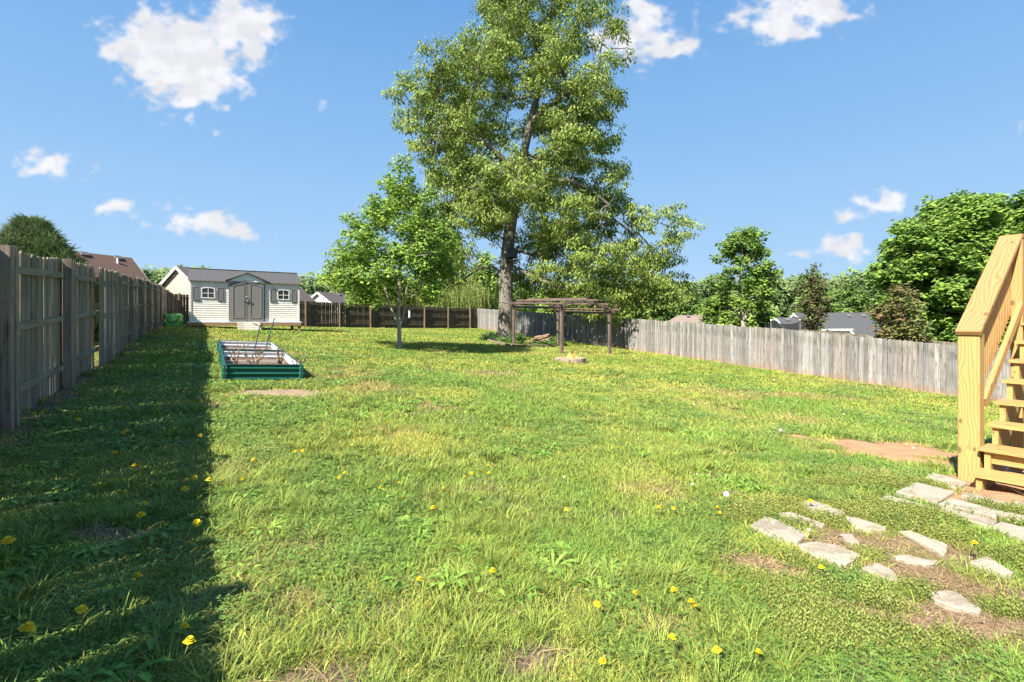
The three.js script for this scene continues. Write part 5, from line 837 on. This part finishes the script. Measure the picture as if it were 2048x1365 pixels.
// ------------------------------------------------------------------ grass, clover and weeds
const GM = { grass: leafy(0xffffff, 0.3, { vertexColors: true, roughness: 0.6 }), dry: std(0xffffff, 0.9, { vertexColors: true }) };
function blades({ n, R, h, w, lean, seed, segs = 3, tint = 0.35, bunch = false }) {
  const r = rng(seed), s = new Soup();
  for (let k = 0; k < n; k++) {
    const a = r() * 6.283, q = R * Math.sqrt(r()) * (bunch ? 0.45 : 1), x = Math.cos(a) * q, z = Math.sin(a) * q, b = bunch ? a + (r() - 0.5) * 1.2 : r() * 6.283, hh = lerp(h[0], h[1], r() ** 1.4), ww = w * (0.7 + 0.6 * r()) / 2, ln = lean * (0.3 + r()) * hh, dx = Math.cos(b), dz = Math.sin(b), tw = b + 1.57 + (r() - 0.5) * 1.4, sx = Math.cos(tw) * ww, sz = Math.sin(tw) * ww;
    const v = 1 + (r() - 0.5) * 2 * tint, yel = r() < 0.16 ? 1.25 : 1, c = [v * yel, v, v * (yel > 1 ? 0.9 : 1)]; let pa = -1, pb = -1;
    for (let j = 0; j <= segs; j++) {
      const t = j / segs, y = hh * (t - 0.25 * lean * t * t), o = ln * t * t, f = 1 - t * t * 0.75;
      if (j === segs) { const i = s.v(x + dx * o, y, z + dz * o, c); s.tri(pa, pb, i); }
      else { const ia = s.v(x + dx * o - sx * f, y, z + dz * o - sz * f, c), ib = s.v(x + dx * o + sx * f, y, z + dz * o + sz * f, c); if (j) { s.tri(pa, pb, ib); s.tri(pa, ib, ia); } pa = ia; pb = ib; }
    }
  }
  return s.geo();
}
function cloverGeo(n, R, seed, size) {
  const r = rng(seed), s = new Soup();
  for (let k = 0; k < n; k++) {
    const a = r() * 6.283, q = R * Math.sqrt(r()), x = Math.cos(a) * q, z = Math.sin(a) * q, y = 0.018 + 0.035 * r(), b = r() * 6.283, v = 0.75 + 0.5 * r(), c = [v, v, v], ls = size * (0.7 + 0.6 * r()), tx = (r() - 0.5) * 0.7, tz = (r() - 0.5) * 0.7;
    for (let e = 0; e < 3; e++) { const f = b + e * 2.094, cx = Math.cos(f), cz = Math.sin(f), P = (u, p) => { const px = cx * u * ls - cz * p * ls, pz = cz * u * ls + cx * p * ls; return s.v(x + px, y + px * tx + pz * tz, z + pz, c); }; const i0 = P(0, 0), i1 = P(0.7, 0.5), i2 = P(1.05, 0.22), i3 = P(1.05, -0.22), i4 = P(0.7, -0.5); s.tri(i0, i1, i2); s.tri(i0, i2, i3); s.tri(i0, i3, i4); }
    const i0 = s.v(x - 0.0012, 0, z, c), i1 = s.v(x + 0.0012, 0, z, c), i2 = s.v(x, y, z, c); s.tri(i0, i1, i2);
  }
  return s.geo();
}
function rosetteGeo(n, L, W, seed, lobes) {
  const r = rng(seed), s = new Soup();
  for (let k = 0; k < n; k++) {
    const a = (k + r() * 0.7) / n * 6.283, l = L * (0.6 + 0.5 * r()), v = 0.75 + 0.5 * r(), c = [v, v, v], rise = 0.35 + 0.5 * r(), cx = Math.cos(a), cz = Math.sin(a), segs = 7; let A = -1, B = -1, Cn = -1;
    for (let j = 0; j <= segs; j++) {
      const t = j / segs, o = l * t, y = l * rise * Math.sin(Math.min(1, t * 1.1) * 2.2) * 0.5 + 0.004, w = W * (lobes ? (0.25 + 0.75 * t) * (j % 2 ? 1 : 0.5) : Math.sin(Math.PI * Math.min(1, 0.12 + 0.88 * t)) ** 0.8) * (j === segs ? 0.08 : 1) / 2;
      const ia = s.v(cx * o - cz * w, y + w * 0.35, cz * o + cx * w, c), ic = s.v(cx * o, y, cz * o, c), ib = s.v(cx * o + cz * w, y + w * 0.35, cz * o - cx * w, c);
      if (j) { s.tri(A, Cn, ic); s.tri(A, ic, ia); s.tri(Cn, B, ib); s.tri(Cn, ib, ic); } A = ia; B = ib; Cn = ic;
    }
  }
  return s.geo();
}
function stonecropGeo(n, R, seed) {
  const r = rng(seed), s = new Soup();
  for (let k = 0; k < n; k++) {
    const a = r() * 6.283, q = R * Math.sqrt(r()), x = Math.cos(a) * q, z = Math.sin(a) * q, h = 0.03 + 0.045 * r(), v = 0.75 + 0.5 * r(), c = [v, v, v], lx = (r() - 0.5) * 0.03, lz = (r() - 0.5) * 0.03;
    for (let j = 0; j < 9; j++) { const t = (j + 1) / 9, b = j * 2.4 + k, l = 0.011 * (1 - 0.4 * t), px = x + lx * t, pz = z + lz * t, y = h * t, w = 0.0035; const i0 = s.v(px, y - 0.002, pz, c), i1 = s.v(px + Math.cos(b) * l * 0.6 - Math.sin(b) * w, y + 0.004, pz + Math.sin(b) * l * 0.6 + Math.cos(b) * w, c), i2 = s.v(px + Math.cos(b) * l, y + 0.007, pz + Math.sin(b) * l, c), i3 = s.v(px + Math.cos(b) * l * 0.6 + Math.sin(b) * w, y + 0.004, pz + Math.sin(b) * l * 0.6 - Math.cos(b) * w, c); s.tri(i0, i1, i2); s.tri(i0, i2, i3); }
    const i0 = s.v(x - 0.0015, 0, z, c), i1 = s.v(x + 0.0015, 0, z, c), i2 = s.v(x + lx, h, z + lz, c); s.tri(i0, i1, i2);
  }
  return s.geo();
}
// where lawn may grow: inside the fences, off the stones, beds and posts
const bedBox = (X, Z) => { const l = acrossOf(X - bed1[0], Z - bed1[1]), m = alongOf(X - bed1[0], Z - bed1[1]); return l > -0.03 && l < 1.27 && m > -0.03 && m < 5.15; };
const backLine = (X, Z) => (Z - X) - 48.25;               // beyond the back fence when positive
function lawnHere(X, Z) {
  if (backLine(X, Z) > -0.05) return false;
  const l = acrossOf(X, Z), m = alongOf(X, Z);
  if (l > 18.84 + 0.055 * m - 0.04) return false;
  if (bedBox(X, Z) || onSlab(X, Z, 0.05)) return false;
  if (Math.hypot(X - 2.05, Z - 17.6) < 0.56 || Math.hypot(X + 0.41, Z - 29.3) < 0.6) return false;
  return true;
}
const lush = (X, Z) => fbm(X * 0.55 + 31, Z * 0.55 + 12, 4), fine = (X, Z) => fbm(X * 2.3 + 5, Z * 2.3 + 90, 3), dryN = (X, Z) => fbm(X * 0.8 + 60, Z * 0.8 + 3, 4);
function grassColour(X, Z, r, c) {
  const a = lush(X, Z), b = fine(X, Z), d = smooth(0.56, 0.76, dryN(X, Z)), t = clamp(0.5 + (a - 0.5) * 2.2 + (b - 0.5) * 1.2), v = 0.85 + 0.3 * r();
  let g = [lerp(0.39, 0.2, t), lerp(0.405, 0.31, t), lerp(0.085, 0.055, t)];
  const [bb, kind] = bareness(X, Z); const q = clamp(d * 0.5 + (kind === 2 ? bb * 0.9 : bb * 0.3)); g = [lerp(g[0], 0.42, q), lerp(g[1], 0.345, q), lerp(g[2], 0.12, q)];
  return c.setRGB(g[0] * v * 1.08, g[1] * v * 1.12, g[2] * v * 1.1);
}
function scatter(name, label, category, geos, mat, { count, pick, keep, colour, size = [0.8, 1.25], seed, sink = 0.006, tilt = 0.12 }) {
  const r = rng(seed), lists = geos.map(() => []);
  for (let k = 0; k < count; k++) { const [X, Z] = pick(r); if (!keep(X, Z, r)) continue; lists[Math.floor(r() * geos.length)].push([X, Z]); }
  const m = new THREE.Matrix4(), q = new THREE.Quaternion(), e = new THREE.Euler(), c = new THREE.Color();
  geos.forEach((geo, i) => {
    const list = lists[i]; if (!list.length) return;
    const im = new THREE.InstancedMesh(geo, mat, list.length);
    list.forEach(([X, Z], k) => { e.set((r() - 0.5) * tilt, r() * 6.283, (r() - 0.5) * tilt); const s = lerp(size[0], size[1], r()); m.compose(V(X, ground(X, Z) - sink, Z), q.setFromEuler(e), new THREE.Vector3(s, s * (0.85 + 0.3 * r()), s)); im.setMatrixAt(k, m); im.setColorAt(k, colour(X, Z, r, c)); });
    im.name = numbered(name); im.castShadow = im.receiveShadow = true; scene.add(tag(im, label, category, null, 'stuff'));
  });
}
const wedge = (z0, z1, side = 1.16) => r => { const Z = Math.sqrt(lerp(z0 * z0, z1 * z1, r())), X = (r() * 2 - 1) * (Z * side + 0.25); return [X, Z]; };
const area = (z0, z1, side = 1.16) => side * (z1 * z1 - z0 * z0) + 0.5 * (z1 - z0);
const thick = (X, Z, r, power = 1) => { const [b, k] = bareness(X, Z); return r() > b * (k === 2 ? 0.55 : 1.05) * power && r() < 0.55 + 0.9 * fine(X, Z); };
const zones = [[1.2, 3.4, 330, { n: 62, R: 0.09, h: [0.025, 0.075], w: 0.0036, lean: 1.0 }], [3.4, 6.5, 190, { n: 62, R: 0.12, h: [0.025, 0.075], w: 0.0048, lean: 0.95 }], [6.5, 12, 85, { n: 60, R: 0.19, h: [0.025, 0.075], w: 0.008, lean: 0.8, segs: 2 }], [12, 22, 30, { n: 80, R: 0.33, h: [0.025, 0.075], w: 0.013, lean: 0.8, segs: 2 }], [22, 47, 13, { n: 110, R: 0.6, h: [0.025, 0.075], w: 0.022, lean: 0.7, segs: 2 }]];
zones.forEach(([a, b, d, o], k) => scatter('lawn_grass', 'short mown grass covering the lawn', 'grass', [1, 2, 3].map(q => blades({ ...o, seed: 1000 + k * 10 + q })), GM.grass, { count: Math.round(area(a, b) * d), pick: wedge(a, b), keep: (X, Z, r) => lawnHere(X, Z) && acrossOf(X, Z) > -6 && thick(X, Z, r), colour: grassColour, seed: 1100 + k }));
// longer tufts
const tuftN = (X, Z) => fbm(X * 1.15 + 11, Z * 1.15 + 70, 4);
[[1.3, 4.2, 75, { n: 50, R: 0.1, h: [0.06, 0.15], w: 0.004, lean: 1.0, bunch: true, segs: 4 }], [4.2, 9, 36, { n: 46, R: 0.13, h: [0.06, 0.15], w: 0.007, lean: 1.0, bunch: true }], [9, 20, 9, { n: 50, R: 0.22, h: [0.05, 0.12], w: 0.012, lean: 0.9, bunch: true }]].forEach(([a, b, d, o], k) =>
  scatter('grass_tuft', 'longer tufts of coarse grass in the lawn', 'grass', [1, 2, 3].map(q => blades({ ...o, seed: 1200 + k * 10 + q })), GM.grass, { count: Math.round(area(a, b) * d), pick: wedge(a, b), keep: (X, Z, r) => lawnHere(X, Z) && acrossOf(X, Z) > -3 && !(X > 1.3 && Z < 4.6) && tuftN(X, Z) > 0.52 + 0.1 * r() && thick(X, Z, r), colour: (X, Z, r, c) => { const v = 0.8 + 0.4 * r(), t = r(); return c.setRGB(lerp(0.18, 0.3, t) * v, lerp(0.275, 0.36, t) * v, lerp(0.05, 0.075, t) * v); }, seed: 1250 + k, size: [0.7, 1.25] }));
// dry blades and thatch
[[1.2, 4.5, 150, { n: 20, R: 0.1, h: [0.03, 0.1], w: 0.0028, lean: 2.4 }], [4.5, 13, 40, { n: 26, R: 0.2, h: [0.03, 0.09], w: 0.006, lean: 2.2 }]].forEach(([a, b, d, o], k) =>
  scatter('dry_grass', 'straw coloured dead grass between the green blades', 'dry grass', [1, 2].map(q => blades({ ...o, seed: 1300 + k * 10 + q })), GM.dry, { count: Math.round(area(a, b) * d), pick: wedge(a, b), keep: (X, Z, r) => { if (!lawnHere(X, Z) || acrossOf(X, Z) < -1.7) return false; const [q, kind] = bareness(X, Z); return r() < 0.08 + 0.35 * smooth(0.54, 0.74, dryN(X, Z)) + (kind === 2 ? 1.2 * q : kind === 3 ? 0.8 * q : -0.2 * q); }, colour: (X, Z, r, c) => { const v = 0.7 + 0.6 * r(), t = r(); return c.setRGB(lerp(0.38, 0.3, t) * v, lerp(0.29, 0.19, t) * v, lerp(0.13, 0.09, t) * v); }, seed: 1350 + k }));
// clover, mostly right of centre
const cloverN = (X, Z) => fbm(X * 0.7 + 21, Z * 0.7 + 44, 4) + 0.14 * smooth(0.2, 2.2, X) * smooth(8, 4, Z) + 0.1 * smooth(-1, -3, X);
[[1.2, 4.5, 150, 44, 0.1, 0.0075], [4.5, 9, 55, 50, 0.16, 0.012], [9, 16, 12, 60, 0.3, 0.02]].forEach(([a, b, d, n, R, s], k) =>
  scatter('clover', 'dark green clover leaves spreading through the lawn', 'clover', [1, 2].map(q => cloverGeo(n, R, 1400 + k * 10 + q, s)), GM.grass, { count: Math.round(area(a, b) * d), pick: wedge(a, b), keep: (X, Z, r) => lawnHere(X, Z) && acrossOf(X, Z) > -1.6 && cloverN(X, Z) > 0.52 + 0.08 * r() && bareness(X, Z)[0] < 0.5, colour: (X, Z, r, c) => { const v = 0.8 + 0.4 * r(), t = r(); return c.setRGB(lerp(0.14, 0.23, t) * v, lerp(0.25, 0.33, t) * v, lerp(0.05, 0.07, t) * v); }, seed: 1450 + k }));
// broad-leaved weeds
const weedN = (X, Z) => fbm(X * 0.95 + 71, Z * 0.95 + 14, 4) + 0.2 * Math.exp(-((X - 0.35) ** 2 + (Z - 3.0) ** 2) / 0.35) + 0.1 * Math.exp(-((X - 1.6) ** 2 + (Z - 4.2) ** 2) / 0.6) + 0.07 * smooth(-0.6, -1.8, X) * smooth(5, 3, Z);
scatter('broadleaf_weed', 'rosettes of broad jagged weed leaves in the lawn', 'weeds', [rosetteGeo(11, 0.105, 0.034, 1500, true), rosetteGeo(9, 0.09, 0.032, 1501, false), rosetteGeo(13, 0.125, 0.036, 1502, true), rosetteGeo(7, 0.075, 0.045, 1503, false)], GM.grass, { count: 3600, pick: wedge(1.3, 8.5), keep: (X, Z, r) => lawnHere(X, Z) && acrossOf(X, Z) > -1.5 && weedN(X, Z) > 0.51 + 0.1 * r() && bareness(X, Z)[0] < 0.6, colour: (X, Z, r, c) => { const v = 0.8 + 0.45 * r(), t = r(); return c.setRGB(lerp(0.16, 0.26, t) * v, lerp(0.3, 0.395, t) * v, lerp(0.045, 0.07, t) * v); }, seed: 1550, size: [0.55, 1.2] });
// low upright stonecrop between the stones
scatter('stonecrop', 'low upright yellow green groundcover between the flat stones', 'groundcover', [1, 2, 3].map(q => stonecropGeo(26, 0.07, 1600 + q)), GM.grass, { count: 6000, pick: r => [1.1 + 3.3 * r(), 2.2 + 2.2 * r()], keep: (X, Z, r) => lawnHere(X, Z) && !onSlab(X, Z, 0.055) && X > 1.3 + 0.25 * (r() - 0.5) && Z - 3.3 < (X - 1.3) * 0.62 + 0.25 && fbm(X * 2.2 + 8, Z * 2.2 + 3, 4) > 0.46 + 0.12 * r() - 0.06 * smooth(2.6, 3.2, Z) && bareness(X, Z)[0] < 0.55, colour: (X, Z, r, c) => { const v = 0.8 + 0.4 * r(), t = r(); return c.setRGB(lerp(0.2, 0.3, t) * v, lerp(0.25, 0.31, t) * v, lerp(0.055, 0.075, t) * v); }, seed: 1650, size: [0.7, 1.2] });
// white clover heads
{
  const s = new THREE.IcosahedronGeometry(0.0095, 1).scale(1, 0.85, 1).translate(0, 0.075, 0), p = s.attributes.position; s.setAttribute('color', new THREE.Float32BufferAttribute(new Float32Array(p.count * 3).fill(1), 3));
  scatter('clover_blossom', 'scattered small white clover heads right of the middle', 'clover blossom', [s], GM.dry, { count: 1500, pick: wedge(3.2, 13), keep: (X, Z, r) => X > 0.2 && lawnHere(X, Z) && acrossOf(X, Z) > 1.5 && fbm(X * 0.9 + 4, Z * 0.9 + 33, 3) > 0.55 + 0.1 * r() && r() < 0.4, colour: (X, Z, r, c) => { const v = 0.6 + 0.2 * r(); return c.setRGB(v, v, v * 0.93); }, seed: 1750, size: [0.75, 1.2] });
}
// straw litter among the stones
scatter('straw_litter', 'loose straw and brown litter on the bare soil', 'litter', [blades({ n: 16, R: 0.1, h: [0.04, 0.1], w: 0.002, lean: 5, seed: 1800 })], GM.dry, { count: 5000, pick: r => [1.2 + 2.6 * r(), 1.7 + 1.9 * r()], keep: (X, Z, r) => { const [b, k] = bareness(X, Z); return (k === 3 || k === 0) && b > 0.25 + 0.3 * r() && !onSlab(X, Z); }, colour: (X, Z, r, c) => { const v = 0.6 + 0.7 * r(); return c.setRGB(0.36 * v, 0.25 * v, 0.14 * v); }, seed: 1850 });
// things lying about
{ const r = rng(5), X = 1.97, Z = 2.5, s = new THREE.Shape([[0, -0.006], [0.06, -0.008], [0.095, -0.03], [0.085, -0.005], [0.15, 0], [0.085, 0.008], [0.09, 0.03], [0.055, 0.01], [0, 0.006]].map(p => new THREE.Vector2(...p))), g = new THREE.ExtrudeGeometry(s, { depth: 0.003, bevelEnabled: false }).rotateX(-Math.PI / 2), m = single('fallen_leaf', g, std(rgb(0.42, 0.45, 0.2), 0.8), 'pale green lobed leaf lying on the straw near the stones', 'leaf'); m.position.copy(V(X, ground(X, Z) + 0.03, Z)); m.rotation.set(0.05, 2.7, 0.06); }
{ const X = 2.85, Z = 11.0, m = single('stick', tube([[-0.28, 0.06, -0.15], [0, 0.05, 0], [0.32, 0.035, 0.22]], 0.007, 5), M.twigPale, 'pale bare stick lying on the grass right of the middle', 'stick'); m.position.copy(V(X, ground(X, Z), Z)); }
{ const X = 1.75, Z = 3.95, m = single('stick', tube([[-0.1, 0.05, -0.08], [0.02, 0.09, 0.02], [0.12, 0.04, 0.16]], 0.003, 4), M.twigPale, 'thin curved dry stem arching over the clover near the stones', 'stick'); m.position.copy(V(X, ground(X, Z), Z)); }

renderer.render(scene, camera);
